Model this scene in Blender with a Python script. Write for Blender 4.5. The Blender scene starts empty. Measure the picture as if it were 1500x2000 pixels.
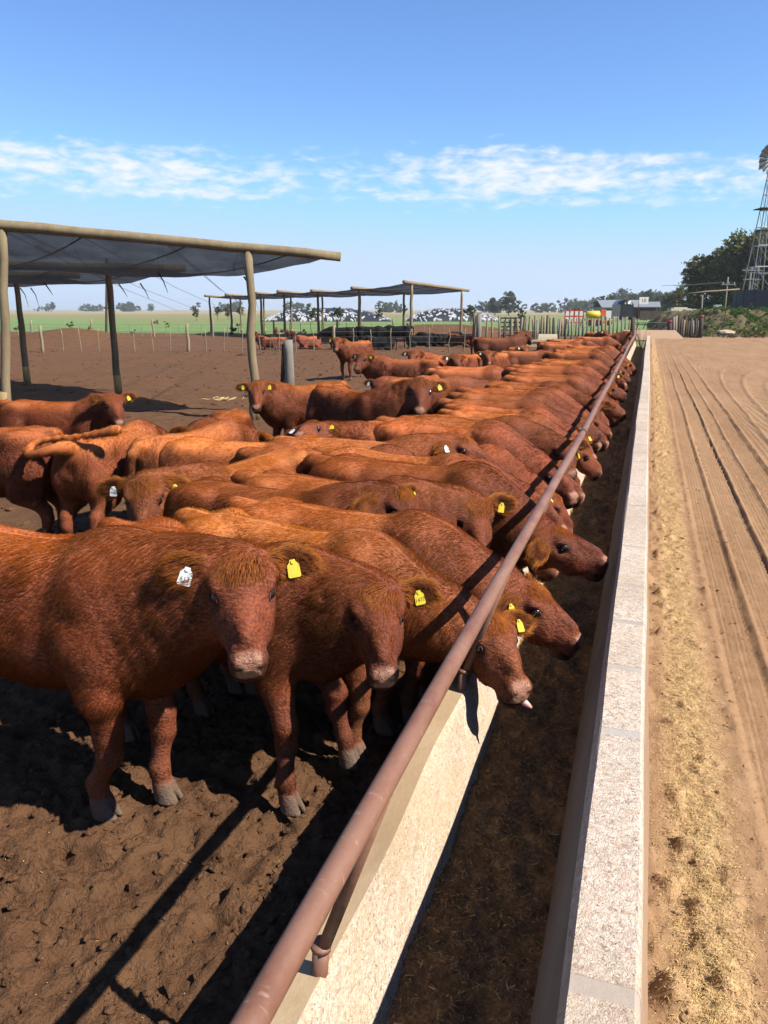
import bpy, bmesh, math, random
import numpy as np
from mathutils import Vector, Matrix, Euler
R = math.radians
S = bpy.context.scene
C = S.collection
RNG = np.random.default_rng(7)
random.seed(7)

# ---------------------------------------------------------------- camera
CAM_H = 1.9
cam_d = bpy.data.cameras.new('camera')
cam_d.sensor_fit = 'VERTICAL'; cam_d.sensor_height = 24.0
cam_d.lens = 24.0 * 1503.0 / 2000.0
cam_d.clip_start = 0.05; cam_d.clip_end = 9000
cam = bpy.data.objects.new('camera', cam_d); C.objects.link(cam)
cam.location = (0, 0, CAM_H)
cam.rotation_euler = (R(90 - 14.725), 0, R(18.5))
S.camera = cam

# ---------------------------------------------------------------- sun, sky, exposure
SUN_EL, SUN_AZ = R(46.0), R(-8.0)            # azimuth measured from +X towards +Y
sd = Vector((math.cos(SUN_EL)*math.cos(SUN_AZ), math.cos(SUN_EL)*math.sin(SUN_AZ), math.sin(SUN_EL)))
sun_d = bpy.data.lights.new('sun', 'SUN'); sun_d.energy = 5.0; sun_d.angle = R(0.5)
sun_d.color = (1.0, 0.94, 0.84)
sun = bpy.data.objects.new('sun', sun_d); C.objects.link(sun)
sun.rotation_euler = sd.to_track_quat('Z', 'Y').to_euler()
W = bpy.data.worlds.new('World'); S.world = W; W.use_nodes = True
SKY_S = 0.13
def build_world():
    nt = W.node_tree; nt.nodes.clear(); N = nt.nodes.new; L = nt.links.new
    out = N('ShaderNodeOutputWorld'); bg = N('ShaderNodeBackground'); bg.inputs[1].default_value = SKY_S
    sky = N('ShaderNodeTexSky'); sky.sky_type = 'NISHITA'; sky.sun_disc = False
    sky.sun_elevation = SUN_EL; sky.sun_rotation = R(90) - SUN_AZ
    sky.air_density = 0.7; sky.dust_density = 0.0; sky.ozone_density = 4.0; sky.altitude = 100
    # a band of broken altocumulus, low all round the horizon
    tc = N('ShaderNodeTexCoord'); sep = N('ShaderNodeSeparateXYZ'); L(tc.outputs['Generated'], sep.inputs[0])
    def math_(op, a, b=None, c=None):
        m = N('ShaderNodeMath'); m.operation = op
        for i, v in enumerate((a, b, c)):
            if v is None: continue
            if isinstance(v, (int, float)): m.inputs[i].default_value = v
            else: L(v, m.inputs[i])
        return m.outputs[0]
    az = math_('ARCTAN2', sep.outputs[0], sep.outputs[1])
    el = math_('ARCSINE', sep.outputs[2])
    vec = N('ShaderNodeCombineXYZ'); L(math_('MULTIPLY', az, 3.0), vec.inputs[0]); L(math_('MULTIPLY', el, 9.0), vec.inputs[1])
    def noise(scale, detail, rough, off, dist=0.0):
        mp = N('ShaderNodeVectorMath'); mp.operation = 'ADD'; L(vec.outputs[0], mp.inputs[0]); mp.inputs[1].default_value = off
        n = N('ShaderNodeTexNoise'); n.inputs['Scale'].default_value = scale; n.inputs['Detail'].default_value = detail
        n.inputs['Roughness'].default_value = rough; n.inputs['Distortion'].default_value = dist
        L(mp.outputs[0], n.inputs['Vector']); return n.outputs[0]
    big = noise(1.3, 2, .5, (3.1, 1.7, 0)); fine = noise(9.0, 9, .58, (0.4, 5.2, 0), .2)
    # band centre wanders with azimuth
    c = math_('ADD', 0.133, math_('MULTIPLY', math_('SUBTRACT', big, .5), .035))
    c = math_('ADD', c, math_('MULTIPLY', math_('SINE', math_('ADD', az, -.55)), -.02))
    dev = math_('DIVIDE', math_('ABSOLUTE', math_('SUBTRACT', el, c)), 0.036)
    band = math_('SUBTRACT', 1.0, math_('MULTIPLY', dev, dev))
    band = math_('MAXIMUM', band, -1.0)
    dens = math_('ADD', math_('MULTIPLY', band, .27), math_('SUBTRACT', fine, .50))
    dens = math_('ADD', dens, math_('MULTIPLY', math_('SUBTRACT', big, .5), .62))
    mr = N('ShaderNodeMapRange'); mr.interpolation_type = 'SMOOTHSTEP'; L(dens, mr.inputs[0])
    mr.inputs[1].default_value = .08; mr.inputs[2].default_value = .50; mr.inputs[4].default_value = .95
    mix = N('ShaderNodeMix'); mix.data_type = 'RGBA'; L(mr.outputs[0], mix.inputs[0])
    # the clear air's own colour, held back towards the horizon as the camera's film does
    ss = N('ShaderNodeSeparateColor'); L(sky.outputs[0], ss.inputs[0]); cc = N('ShaderNodeCombineColor')
    for i, (sc_, cap) in enumerate(((1.22*.418, .63*.418), (1.42*.418, .79*.418), (1.60*.418, 1.03*.418))):
        L(math_('SMOOTH_MIN', math_('MULTIPLY', ss.outputs[i], sc_*.15/SKY_S), cap/SKY_S, 0.10/SKY_S), cc.inputs[i])
    L(cc.outputs[0], mix.inputs[6]); mix.inputs[7].default_value = (.41/SKY_S, .415/SKY_S, .45/SKY_S, 1)
    L(mix.outputs[2], bg.inputs[0]); L(bg.outputs[0], out.inputs[0])
build_world()
S.view_settings.view_transform = 'Standard'; S.view_settings.look = 'None'
S.view_settings.exposure = 1.25; S.view_settings.gamma = 1.0
S.view_settings.use_curve_mapping = False
cy = S.cycles
cy.use_denoising = True
try: cy.denoiser = 'OPENIMAGEDENOISE'
except Exception: pass
cy.max_bounces = 6; cy.diffuse_bounces = 3; cy.glossy_bounces = 2; cy.transmission_bounces = 3; cy.transparent_max_bounces = 6
cy.caustics_reflective = False; cy.caustics_refractive = False
cy.use_adaptive_sampling = True; cy.adaptive_threshold = 0.02
try: S.cycles_curves.shape = 'RIBBONS'
except Exception: pass

# ---------------------------------------------------------------- helpers
def tag(o, label=None, cat=None, group=None, kind=None):
    if label: o['label'] = label
    if cat: o['category'] = cat
    if group: o['group'] = group
    if kind: o['kind'] = kind
    return o

def empty(name, loc=(0, 0, 0), rz=0, scale=1.0):
    o = bpy.data.objects.new(name, None); C.objects.link(o)
    o.location = loc; o.rotation_euler = (0, 0, rz); o.scale = (scale,)*3; o.empty_display_size = .1
    return o

def link(name, me, parent=None, mat=None):
    o = bpy.data.objects.new(name, me); C.objects.link(o)
    if parent is not None: o.parent = parent
    if mat is not None and not me.materials: me.materials.append(mat)
    return o

def from_np(name, V, F, mat=None, smooth=True):
    me = bpy.data.meshes.new(name)
    V = np.asarray(V, np.float32); F = np.asarray(F, np.int32)
    n = F.shape[1]
    me.vertices.add(len(V)); me.vertices.foreach_set('co', V.ravel())
    me.loops.add(F.size); me.loops.foreach_set('vertex_index', F.ravel())
    me.polygons.add(len(F)); me.polygons.foreach_set('loop_start', np.arange(0, F.size, n, dtype=np.int32))
    try: me.polygons.foreach_set('loop_total', np.full(len(F), n, np.int32))
    except Exception: pass
    me.update(calc_edges=True)
    me.polygons.foreach_set('use_smooth', np.full(len(F), smooth))
    if mat: me.materials.append(mat)
    return me

class MB:
    """collects shapes and builds them as ONE mesh"""
    def __init__(s): s.v = []; s.f = []; s.m = []
    def add(s, vs, fs, mi=0):
        b = len(s.v); s.v += [tuple(p) for p in vs]; s.f += [tuple(i+b for i in q) for q in fs]; s.m += [mi]*len(fs)
    def box(s, c, d, rz=0, mi=0, jit=0.0):
        cx, cy_, cz = c; dx, dy, dz = d[0]/2, d[1]/2, d[2]/2
        ca, sa = math.cos(rz), math.sin(rz); vs = []
        for z in (-dz, dz):
            for x, y in ((-dx, -dy), (dx, -dy), (dx, dy), (-dx, dy)):
                x += random.uniform(-jit, jit); y += random.uniform(-jit, jit)
                vs.append((cx+x*ca-y*sa, cy_+x*sa+y*ca, cz+z+random.uniform(-jit, jit)))
        s.add(vs, [(3, 2, 1, 0), (4, 5, 6, 7), (0, 1, 5, 4), (1, 2, 6, 5), (2, 3, 7, 6), (3, 0, 4, 7)], mi)
    def tube(s, pts, rads, n=8, mi=0, cap=True, wob=0.0):
        pts = [Vector(p) for p in pts]
        if not hasattr(rads, '__len__'): rads = [rads]*len(pts)
        rings = []; up = Vector((0, 0, 1))
        for i, p in enumerate(pts):
            t = (pts[min(i+1, len(pts)-1)] - pts[max(i-1, 0)]).normalized()
            a = up if abs(t.z) < .95 else Vector((1, 0, 0))
            u = t.cross(a).normalized(); w = t.cross(u).normalized()
            ring = []
            for k in range(n):
                an = 2*math.pi*k/n; r = rads[i]*(1+random.uniform(-wob, wob))
                ring.append(p + u*math.cos(an)*r + w*math.sin(an)*r)
            rings.append(ring)
        vs = [q for r_ in rings for q in r_]; fs = []
        for i in range(len(pts)-1):
            for k in range(n):
                a = i*n+k; b = i*n+(k+1) % n
                fs.append((a, a+n, b+n, b))
        if cap:
            fs.append(tuple(range(n))); fs.append(tuple(range((len(pts)-1)*n+n-1, (len(pts)-1)*n-1, -1)))
        s.add(vs, fs, mi)
    def mesh(s, name, mats=None, smooth=False):
        me = bpy.data.meshes.new(name); me.from_pydata(s.v, [], s.f); me.update()
        if mats is not None:
            for m in (mats if isinstance(mats, (list, tuple)) else [mats]): me.materials.append(m)
        me.polygons.foreach_set('material_index', s.m)
        me.polygons.foreach_set('use_smooth', [smooth]*len(s.f))
        return me
    def build(s, name, mats, parent=None, smooth=False):
        return link(name, s.mesh(name, mats, smooth), parent)

# vectorised value noise
_T = np.random.default_rng(11).random((256, 256)).astype(np.float32)
def vnoise(x, y, seed=0):
    x = np.asarray(x, np.float64) + seed*17.31; y = np.asarray(y, np.float64) + seed*9.77
    xi = np.floor(x).astype(np.int64); yi = np.floor(y).astype(np.int64)
    fx = x-xi; fy = y-yi; fx = fx*fx*(3-2*fx); fy = fy*fy*(3-2*fy)
    a = _T[xi & 255, yi & 255]; b = _T[(xi+1) & 255, yi & 255]; c = _T[xi & 255, (yi+1) & 255]; d = _T[(xi+1) & 255, (yi+1) & 255]
    return (a*(1-fx)+b*fx)*(1-fy)+(c*(1-fx)+d*fx)*fy
def fbm(x, y, oct=4, seed=0, rough=.5):
    s = 0; a = 1; t = 0
    for i in range(oct):
        s = s + a*vnoise(x*2**i, y*2**i, seed+i*3); t += a; a *= rough
    return s/t

# ---------------------------------------------------------------- node material helpers
ALB = .80          # overall reflectance level that goes with the exposure
class NM:
    def __init__(s, name):
        s.m = bpy.data.materials.new(name); s.m.use_nodes = True; s.nt = s.m.node_tree; s.nt.nodes.clear()
        s.out = s.n('ShaderNodeOutputMaterial')
    def n(s, t): return s.nt.nodes.new(t)
    def l(s, a, b): s.nt.links.new(a, b)
    def set(s, sock, v):
        if v is None: return
        if isinstance(v, bpy.types.NodeSocket): s.l(v, sock)
        elif isinstance(v, (tuple, list)) and len(v) == 3 and sock.type == 'RGBA': sock.default_value = (*v, 1)
        else: sock.default_value = v
    def math(s, op, a, b=None, c=None, clamp=False):
        m = s.n('ShaderNodeMath'); m.operation = op; m.use_clamp = clamp
        for i, v in enumerate((a, b, c)): s.set(m.inputs[i], v)
        return m.outputs[0]
    def mix(s, f, a, b, blend='MIX'):
        m = s.n('ShaderNodeMix'); m.data_type = 'RGBA'; m.blend_type = blend
        s.set(m.inputs[0], f); s.set(m.inputs[6], a); s.set(m.inputs[7], b); return m.outputs[2]
    def coord(s, which='Object'): return s.n('ShaderNodeTexCoord').outputs[which]
    def mapping(s, vec, scale=(1, 1, 1), rot=(0, 0, 0), loc=(0, 0, 0)):
        m = s.n('ShaderNodeMapping'); s.l(vec, m.inputs[0]); m.inputs['Scale'].default_value = scale
        m.inputs['Rotation'].default_value = rot; m.inputs['Location'].default_value = loc; return m.outputs[0]
    def noise(s, vec, scale, detail=4, rough=.55, dist=0.0):
        n = s.n('ShaderNodeTexNoise'); s.l(vec, n.inputs['Vector'])
        n.inputs['Scale'].default_value = scale; n.inputs['Detail'].default_value = detail
        n.inputs['Roughness'].default_value = rough; n.inputs['Distortion'].default_value = dist; return n.outputs[0]
    def voronoi(s, vec, scale, feature='F1', out=0):
        n = s.n('ShaderNodeTexVoronoi'); n.feature = feature; s.l(vec, n.inputs['Vector']); n.inputs['Scale'].default_value = scale
        return n.outputs[out]
    def ramp(s, f, stops):
        r = s.n('ShaderNodeValToRGB'); s.set(r.inputs[0], f); e = r.color_ramp.elements
        while len(e) < len(stops): e.new(.5)
        for q, (p, c) in zip(e, stops):
            q.position = p; q.color = (*c, 1) if len(c) == 3 else c
        return r.outputs[0]
    def rng(s, v, a, b, c=0., d=1.):
        m = s.n('ShaderNodeMapRange'); s.set(m.inputs[0], v)
        for i, q in enumerate((a, b, c, d)): m.inputs[i+1].default_value = q
        return m.outputs[0]
    def attr(s, name, out='Fac'):
        a = s.n('ShaderNodeAttribute'); a.attribute_name = name; return a.outputs[out]
    def bump(s, h, strength=.5, dist=.01):
        b = s.n('ShaderNodeBump'); b.inputs['Strength'].default_value = strength; b.inputs['Distance'].default_value = dist
        s.l(h, b.inputs['Height']); return b.outputs[0]
    def alb(s, col): return s.mix(1.0, col, (ALB, ALB, ALB), 'MULTIPLY')
    def bsdf(s, col, rough=.8, normal=None, spec=.3, metal=0., sheen=None, **kw):
        b = s.n('ShaderNodeBsdfPrincipled'); s.set(b.inputs['Base Color'], s.alb(col)); s.set(b.inputs['Roughness'], rough)
        s.set(b.inputs['Specular IOR Level'], spec); s.set(b.inputs['Metallic'], metal)
        if normal is not None: s.l(normal, b.inputs['Normal'])
        for k, v in kw.items(): s.set(b.inputs[k.replace('_', ' ')], v)
        s.l(b.outputs[0], s.out.inputs[0]); return b

def simple_mat(name, col, rough=.7, var=.25, scale=8., bump=.3, spec=.3, metal=0., stretch=(1, 1, 1), col2=None):
    k = NM(name); co = k.mapping(k.coord(), stretch)
    n1 = k.noise(co, scale, 6, .6); n2 = k.noise(co, scale*6, 3, .6)
    c2 = col2 or tuple(c*.55 for c in col)
    f = k.rng(k.math('ADD', k.math('MULTIPLY', n1, .7), k.math('MULTIPLY', n2, .3)), .5-.25, .5+.25, 0, 1)
    c = k.mix(k.math('MULTIPLY', f, min(1., var*2)), col, c2)
    k.bsdf(c, rough, k.bump(k.math('ADD', n1, k.math('MULTIPLY', n2, .5)), bump, .01), spec, metal)
    return k.m

def text_mesh(body, size, mat, extrude=.0003):
    cu = bpy.data.curves.new('lettering', 'FONT'); cu.body = body; cu.size = size; cu.align_x = 'CENTER'; cu.align_y = 'CENTER'; cu.extrude = extrude
    cu.resolution_u = 2
    o = bpy.data.objects.new('lettering', cu); C.objects.link(o)
    bpy.context.view_layer.update()
    me = bpy.data.meshes.new_from_object(o.evaluated_get(bpy.context.evaluated_depsgraph_get()))
    bpy.data.objects.remove(o); bpy.data.curves.remove(cu)
    me.materials.clear(); me.materials.append(mat); me.name = 'lettering'
    return me
# ---------------------------------------------------------------- cattle: one continuous body from a blended distance field
def rc(P, a, b, ra, rb):
    """tapered capsule"""
    a = np.asarray(a, float); b = np.asarray(b, float); ab = b-a
    t = np.clip(((P-a)@ab)/max(ab@ab, 1e-9), 0, 1)
    return np.linalg.norm(P-(a+t[:, None]*ab), axis=1)-(ra+(rb-ra)*t)
def ell(P, c, r, M=None):
    q = P-np.asarray(c, float)
    if M is not None: q = q@M
    r = np.asarray(r, float)
    k0 = np.linalg.norm(q/r, axis=1); k1 = np.linalg.norm(q/(r*r), axis=1)+1e-9
    return k0*(k0-1)/k1
def loft(Q, tab, ex=2.3):
    """body along local x with superellipse sections; tab rows: x, half width, top z, bottom z"""
    tab = np.asarray(tab, float); xs = tab[:, 0]
    x = np.clip(Q[:, 0], xs[0], xs[-1])
    # smooth interpolation through the rows
    def ip(col):
        y = tab[:, col]; m = np.gradient(y, xs)
        i = np.clip(np.searchsorted(xs, x)-1, 0, len(xs)-2); h = xs[i+1]-xs[i]; t = (x-xs[i])/h
        return ((1+2*t)*(1-t)**2)*y[i]+t*(1-t)**2*h*m[i]+t*t*(3-2*t)*y[i+1]+t*t*(t-1)*h*m[i+1]
    hw = ip(1); zt = ip(2); zb = ip(3); cz = (zt+zb)/2; hh = np.maximum((zt-zb)/2, .004); hw = np.maximum(hw, .004)
    ay = np.abs(Q[:, 1])/hw; az = np.abs(Q[:, 2]-cz)/hh
    rr = (ay**ex+az**ex)**(1/ex)
    d = (rr-1)*np.minimum(hw, hh)
    ox = np.abs(Q[:, 0]-x)
    return np.where(ox > 0, np.sqrt(np.maximum(d, 0)**2+ox**2)+np.minimum(d, 0)*0.0, d)
def smin(a, b, k):
    h = np.maximum(k-np.abs(a-b), 0)/k
    return np.minimum(a, b)-h*h*k*.25
def smax(a, b, k): return -smin(-a, -b, k)

HEAD = [(-.045, .035, .005, -.06), (-.02, .078, .030, -.10), (.03, .102, .046, -.13), (.095, .113, .046, -.175), (.145, .107, .034, -.200), (.20, .094, .016, -.202),
        (.25, .080, -.002, -.186), (.29, .071, -.014, -.177), (.328, .068, -.020, -.176), (.362, .067, -.028, -.170), (.388, .056, -.042, -.156), (.402, .034, -.064, -.128)]
TORSO = [(-.640, .07, .87, .70), (-.60, .130, .945, .60), (-.50, .172, .985, .53), (-.36, .192, .995, .50), (-.18, .225, .985, .478), (.02, .235, .975, .465),
         (.20, .215, .980, .462), (.34, .185, .995, .480), (.44, .155, .975, .510), (.53, .112, .90, .56), (.57, .06, .82, .62)]

class Pose:
    def __init__(s, poll=(.86, 0, .98), yaw=0, pitch=35, roll=0, legs=None, tail='down', fat=1.0, lying=False, ear=12, mouth=0, wool=1.0, neckr=1.0, hs=.86):
        s.poll = np.array(poll, float); s.yaw = R(yaw); s.pitch = R(pitch); s.roll = R(roll)
        s.legs = legs or {}; s.tail = tail; s.fat = fat; s.lying = lying; s.ear = ear; s.wool = wool; s.neckr = neckr; s.hs = hs
        # head frame columns: x along the face to the muzzle, y to its left, z out of the forehead
        M = Matrix.Rotation(s.yaw, 3, 'Z') @ Matrix.Rotation(s.pitch, 3, 'Y') @ Matrix.Rotation(s.roll, 3, 'X')
        s.M = np.array(M)
    def hl(s, P): return (P-s.poll)@s.M/s.hs                     # world(body) -> head local
    def hw(s, q): return s.poll+np.asarray(q, float)@s.M.T*s.hs     # head local -> body

def prims(p):
    """list of (bbox lo, bbox hi, blend k, fn)"""
    out = []
    def add(lo, hi, k, fn, op='u', g='body'): out.append((np.minimum(lo, hi), np.maximum(lo, hi), k, fn, op, g))
    dz = -.40 if p.lying else 0.
    off = np.array([0, 0, dz])
    T = np.array(TORSO); T[:, 1] *= p.fat
    add((-.72, -.33, .30+dz), (.66, .33, 1.08+dz), .05, lambda P: loft(P-off, T, 2.25))
    # hip bones, tail head, shoulder blades, thigh and shoulder masses
    def E(c, r, k=.06, g='body'):
        c = np.asarray(c, float)+off; r = np.asarray(r, float); add(c-r*1.05, c+r*1.05, k, lambda P: ell(P, c, r), 'u', g)
    E((-.60, 0, .955), (.07, .035, .03), .05)
    for sd_ in (-1, 1):
        E((-.40, .140*sd_, .925), (.08, .05, .045), .08)
        E((-.47, .120*sd_, .72), (.17, .095, .25), .07)
        E((.36, .135*sd_, .74), (.13, .075, .22), .07)
    E((.50, 0, .60), (.10, .10, .12), .07)
    # neck: a crest line and a throat line
    poll = p.poll
    dirh = p.M[:, 0]; uph = p.M[:, 2]
    A = np.array([.34, 0, .885])+off; B = np.array([.48, 0, .66])+off
    nape = poll-uph*.055*p.hs-dirh*.015; thr = poll-uph*.115*p.hs+dirh*.05*p.hs
    def chain(a, b, ctrl, r0, r1, n, k=.09, g='neck'):
        pts = [(1-t)**2*a+2*t*(1-t)*ctrl+t*t*b for t in np.linspace(0, 1, n+1)]
        rs = np.linspace(r0, r1, n+1)
        for i in range(n):
            a_, b_, x, y = pts[i], pts[i+1], rs[i], rs[i+1]
            m = max(x, y)
            add(np.minimum(a_, b_)-m, np.maximum(a_, b_)+m, k, lambda P, a_=a_, b_=b_, x=x, y=y: rc(P, a_, b_, x, y), 'u', g)
    mid = (A+nape)/2
    ctrl = A+np.array([.20, 0, .0])*max(0.3, 1-abs(math.sin(p.yaw))*.3)+np.array([0, poll[1]*.2, (nape[2]-A[2])*.35])
    chain(A, nape, ctrl, .105*p.neckr, .075, 5)
    ctrl2 = B+np.array([.16, poll[1]*.2, (thr[2]-B[2])*.3])
    chain(B, thr, ctrl2, .13*p.neckr, .062, 5)
    chain((A+B)/2, (nape+thr)/2, (ctrl+ctrl2)/2, .14*p.neckr, .072, 5)
    # head
    r_ = .5
    add(poll-r_, poll+r_, .035, lambda P: loft(p.hl(P), HEAD, 2.5)*p.hs, 'u', 'head')
    def H(c, r, k, op='u', g='head'):
        cw = p.hw(c); m = max(r)*1.05; r = np.asarray(r, float)
        add(cw-m, cw+m, k, lambda P: ell(p.hl(P), c, r)*p.hs, op, g)
    for sd_ in (-1, 1):
        H((.082, .094*sd_, .006), (.042, .024, .022), .03)           # brow
        H((.175, .072*sd_, -.115), (.07, .028, .062), .04)           # cheek
        H((.122, .112*sd_, -.030), (.036, .020, .026), .02, 's')     # socket
        H((.393, .036*sd_, -.062), (.020, .013, .013), .012, 's')     # nostril
        H((.360, .040*sd_, -.054), (.03, .024, .022), .025)          # nostril rim
        # ear: a leaf, hollowed on its front
        an = R(p.ear); b0 = np.array([.005, .078*sd_, -.018])
        dv = np.array([-.12, math.cos(an)*sd_, -math.sin(an)]); dv /= np.linalg.norm(dv)
        fr = np.array([.50, .25*sd_, .75]); fr -= dv*(fr@dv); fr /= np.linalg.norm(fr); wv = np.cross(dv, fr)
        EM = np.stack([dv, wv, fr], 1)
        c = b0+dv*.096
        cw = p.hw(c)
        def ear(P, c=c, EM=EM, b0=b0, dv=dv):
            q = (p.hl(P)-c)@EM
            d = ell(q, (0, 0, 0), (.104, .056, .025))
            hol = ell(q, (.014, 0, .027), (.088, .043, .024))
            d = smax(d, -hol, .01)
            st = rc(p.hl(P), b0-dv*.03, b0+dv*.04, .030, .028)
            return smin(d, st, .03)*p.hs
        add(cw-.15, cw+.15, .03, ear, 'u', 'ear')
    H((.335, 0, -.160), (.055, .056, .034), .03)                     # chin
    H((.20, 0, .006), (.13, .030, .022), .05)                        # bridge of the nose
    H((.402, 0, -.134), (.060, .10, .005), .008, 's')                # mouth line
    # legs
    def leg(pts, rs, g):
        for i in range(len(pts)-1):
            a_, b_ = np.asarray(pts[i], float), np.asarray(pts[i+1], float); x, y = rs[i], rs[i+1]; m = max(x, y)
            add(np.minimum(a_, b_)-m, np.maximum(a_, b_)+m, .035 if i else .06, lambda P, a_=a_, b_=b_, x=x, y=y: rc(P, a_, b_, x, y), 'u', g)
    def hoof(c):
        c = np.asarray(c, float)
        def hf(P):
            q = P-c; t = np.clip(q[:, 2]/.075, 0, 1)
            s1 = np.abs(q[:, 1])
            rx = .056-.018*t; ry = .044-.010*t
            k = np.sqrt(((q[:, 0]-.022*(1-t))/rx)**2+(q[:, 1]/ry)**2)
            d = np.maximum((k-1)*.040, np.maximum(q[:, 2]-.075, -q[:, 2]))
            cl = np.maximum(s1-.006, .03-q[:, 0])
            return smax(d, -cl, .008)
        add(c-np.array([.09, .07, .03]), c+np.array([.11, .07, .11]), .012, hf, 'u', 'hoof')
    if not p.lying:
        for nm, sd_ in (('fl', 1), ('fr', -1)):
            ox, oy = p.legs.get(nm, (0, 0))
            f = np.array([.37+ox, .125*sd_+oy, 0.])
            kn = np.array([.395+ox*.5, .128*sd_+oy*.6, .315])
            leg([(.34, .125*sd_, .68), (.36, .13*sd_, .52), kn+[0, 0, .02], kn-[0, 0, .05], f+[-.012, 0, .125], f+[0, 0, .05]], [.10, .074, .043, .038, .030, .037], 'leg')
            hoof(f)
        for nm, sd_ in (('hl', 1), ('hr', -1)):
            ox, oy = p.legs.get(nm, (0, 0))
            f = np.array([-.50+ox, .13*sd_+oy, 0.])
            hk = np.array([-.585+ox*.6, .125*sd_+oy*.7, .385])
            leg([(-.44, .125*sd_, .68), (-.43+ox*.3, .135*sd_, .56), hk+[.015, 0, .02], hk-[0, 0, .05], f+[-.035, 0, .125], f+[0, 0, .05]], [.15, .110, .047, .038, .031, .037], 'leg')
            hoof(f)
    else:
        for sd_ in (-1, 1):
            leg([(.36, .14*sd_, .20), (.56, .17*sd_, .09), (.40, .20*sd_, .05)], [.09, .05, .045], 'leg')
            leg([(-.42, .17*sd_, .26), (-.20, .26*sd_, .14), (-.46, .29*sd_, .06), (-.22, .31*sd_, .05)], [.14, .09, .05, .04], 'leg')
    # tail
    if p.tail == 'down': tp = [(-.63, 0, .95), (-.70, .0, .90), (-.715, .01, .72), (-.70, .02, .52), (-.70, .02, .36)]; tr = [.035, .028, .021, .020, .034]
    elif p.tail == 'side': tp = [(-.63, 0, .95), (-.71, .03, .88), (-.73, .10, .70), (-.72, .15, .5), (-.70, .17, .36)]; tr = [.035, .028, .021, .020, .034]
    else: tp = p.tail; tr = list(np.interp(np.linspace(0, 1, len(tp)), [0, .2, .8, 1], [.034, .024, .015, .030]))
    leg([np.array(q)+off for q in tp], tr, 'tail')
    return out

def field(pr, P, groups=None):
    D = np.full(len(P), 1e3)
    for lo, hi, k, fn, op, g in pr:
        m = k+.03
        ix = np.where(np.all((P > lo-m) & (P < hi+m), axis=1))[0]
        if not len(ix): continue
        d = fn(P[ix])
        D[ix] = smin(D[ix], d, k) if op == 'u' else smax(D[ix], -d, k)
    return D

def surface_nets(pr, lo, hi, h):
    n = [int(math.ceil((hi[i]-lo[i])/h))+1 for i in range(3)]
    ax = [lo[i]+h*np.arange(n[i]) for i in range(3)]
    D = np.full(n, 1e3)
    for plo, phi, k, fn, op, g in pr:
        m = k+h*1.5; sl = []
        for i in range(3):
            a = max(0, int(math.floor((plo[i]-m-lo[i])/h))); b = min(n[i], int(math.ceil((phi[i]+m-lo[i])/h))+1)
            sl.append(slice(a, max(a, b)))
        G = np.stack(np.meshgrid(ax[0][sl[0]], ax[1][sl[1]], ax[2][sl[2]], indexing='ij'), -1); shp = G.shape[:3]
        if 0 in shp: continue
        d = fn(G.reshape(-1, 3)).reshape(shp); s_ = tuple(sl)
        D[s_] = smin(D[s_], d, k) if op == 'u' else smax(D[s_], -d, k)
    ins = D < 0
    cnt = np.zeros([q-1 for q in n], np.int16); acc = np.zeros([q-1 for q in n]+[3])
    cs = [slice(0, -1), slice(1, None)]
    corners = [(i, j, k) for i in (0, 1) for j in (0, 1) for k in (0, 1)]
    for a in corners:
        for axis in range(3):
            if a[axis]: continue
            b = list(a); b[axis] = 1
            Va = D[cs[a[0]], cs[a[1]], cs[a[2]]]; Vb = D[cs[b[0]], cs[b[1]], cs[b[2]]]
            x = (Va < 0) != (Vb < 0)
            t = np.where(x, Va/np.where(x, Va-Vb, 1), 0)
            cnt += x
            for c in range(3):
                acc[..., c] += np.where(x, a[c]+(t if c == axis else 0), 0)
    act = cnt > 0
    idx = np.full(act.shape, -1, np.int64); ii = np.argwhere(act); idx[act] = np.arange(len(ii))
    V = (acc[act]/cnt[act][:, None]+ii)*h+np.array(lo)
    Q = []
    for axis in range(3):
        o = [q for q in range(3) if q != axis]
        sa = [slice(None)]*3; sb = [slice(None)]*3; sa[axis] = slice(0, -1); sb[axis] = slice(1, None)
        A = ins[tuple(sa)]; B = ins[tuple(sb)]
        e = np.argwhere(A != B)
        e = e[(e[:, o[0]] > 0) & (e[:, o[1]] > 0) & (e[:, o[0]] < n[o[0]]-1) & (e[:, o[1]] < n[o[1]]-1)]
        fl = A[tuple(e.T)]
        def cid(d0, d1):
            q = e.copy(); q[:, o[0]] -= d0; q[:, o[1]] -= d1; return idx[tuple(q.T)]
        q = np.stack([cid(0, 0), cid(1, 0), cid(1, 1), cid(0, 1)], 1)
        flip = fl if axis != 1 else ~fl
        q[~flip] = q[~flip][:, ::-1]
        Q.append(q)
    return V, np.concatenate(Q)

def vert_normals(V, Q):
    fn = np.cross(V[Q[:, 2]]-V[Q[:, 0]], V[Q[:, 3]]-V[Q[:, 1]])
    N = np.zeros_like(V)
    for k in range(4):
        for c in range(3): N[:, c] += np.bincount(Q[:, k], fn[:, c], len(V))
    return N/(np.linalg.norm(N, axis=1)[:, None]+1e-12)

def sub_quads(V, Q, sel):
    """one split of every quad (sel unused verts stay); plain linear"""
    e = np.concatenate([Q[:, [0, 1]], Q[:, [1, 2]], Q[:, [2, 3]], Q[:, [3, 0]]]); es = np.sort(e, 1)
    u, inv = np.unique(es, axis=0, return_inverse=True); inv = inv.ravel()
    n = len(V); m = len(Q)
    V2 = np.concatenate([V, (V[u[:, 0]]+V[u[:, 1]])/2, V[Q].mean(1)])
    em = n+inv.reshape(4, m).T; fc = n+len(u)+np.arange(m)
    Q2 = np.concatenate([np.stack([Q[:, k], em[:, k], fc, em[:, (k+3) % 4]], 1) for k in range(4)])
    return V2, Q2

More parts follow.
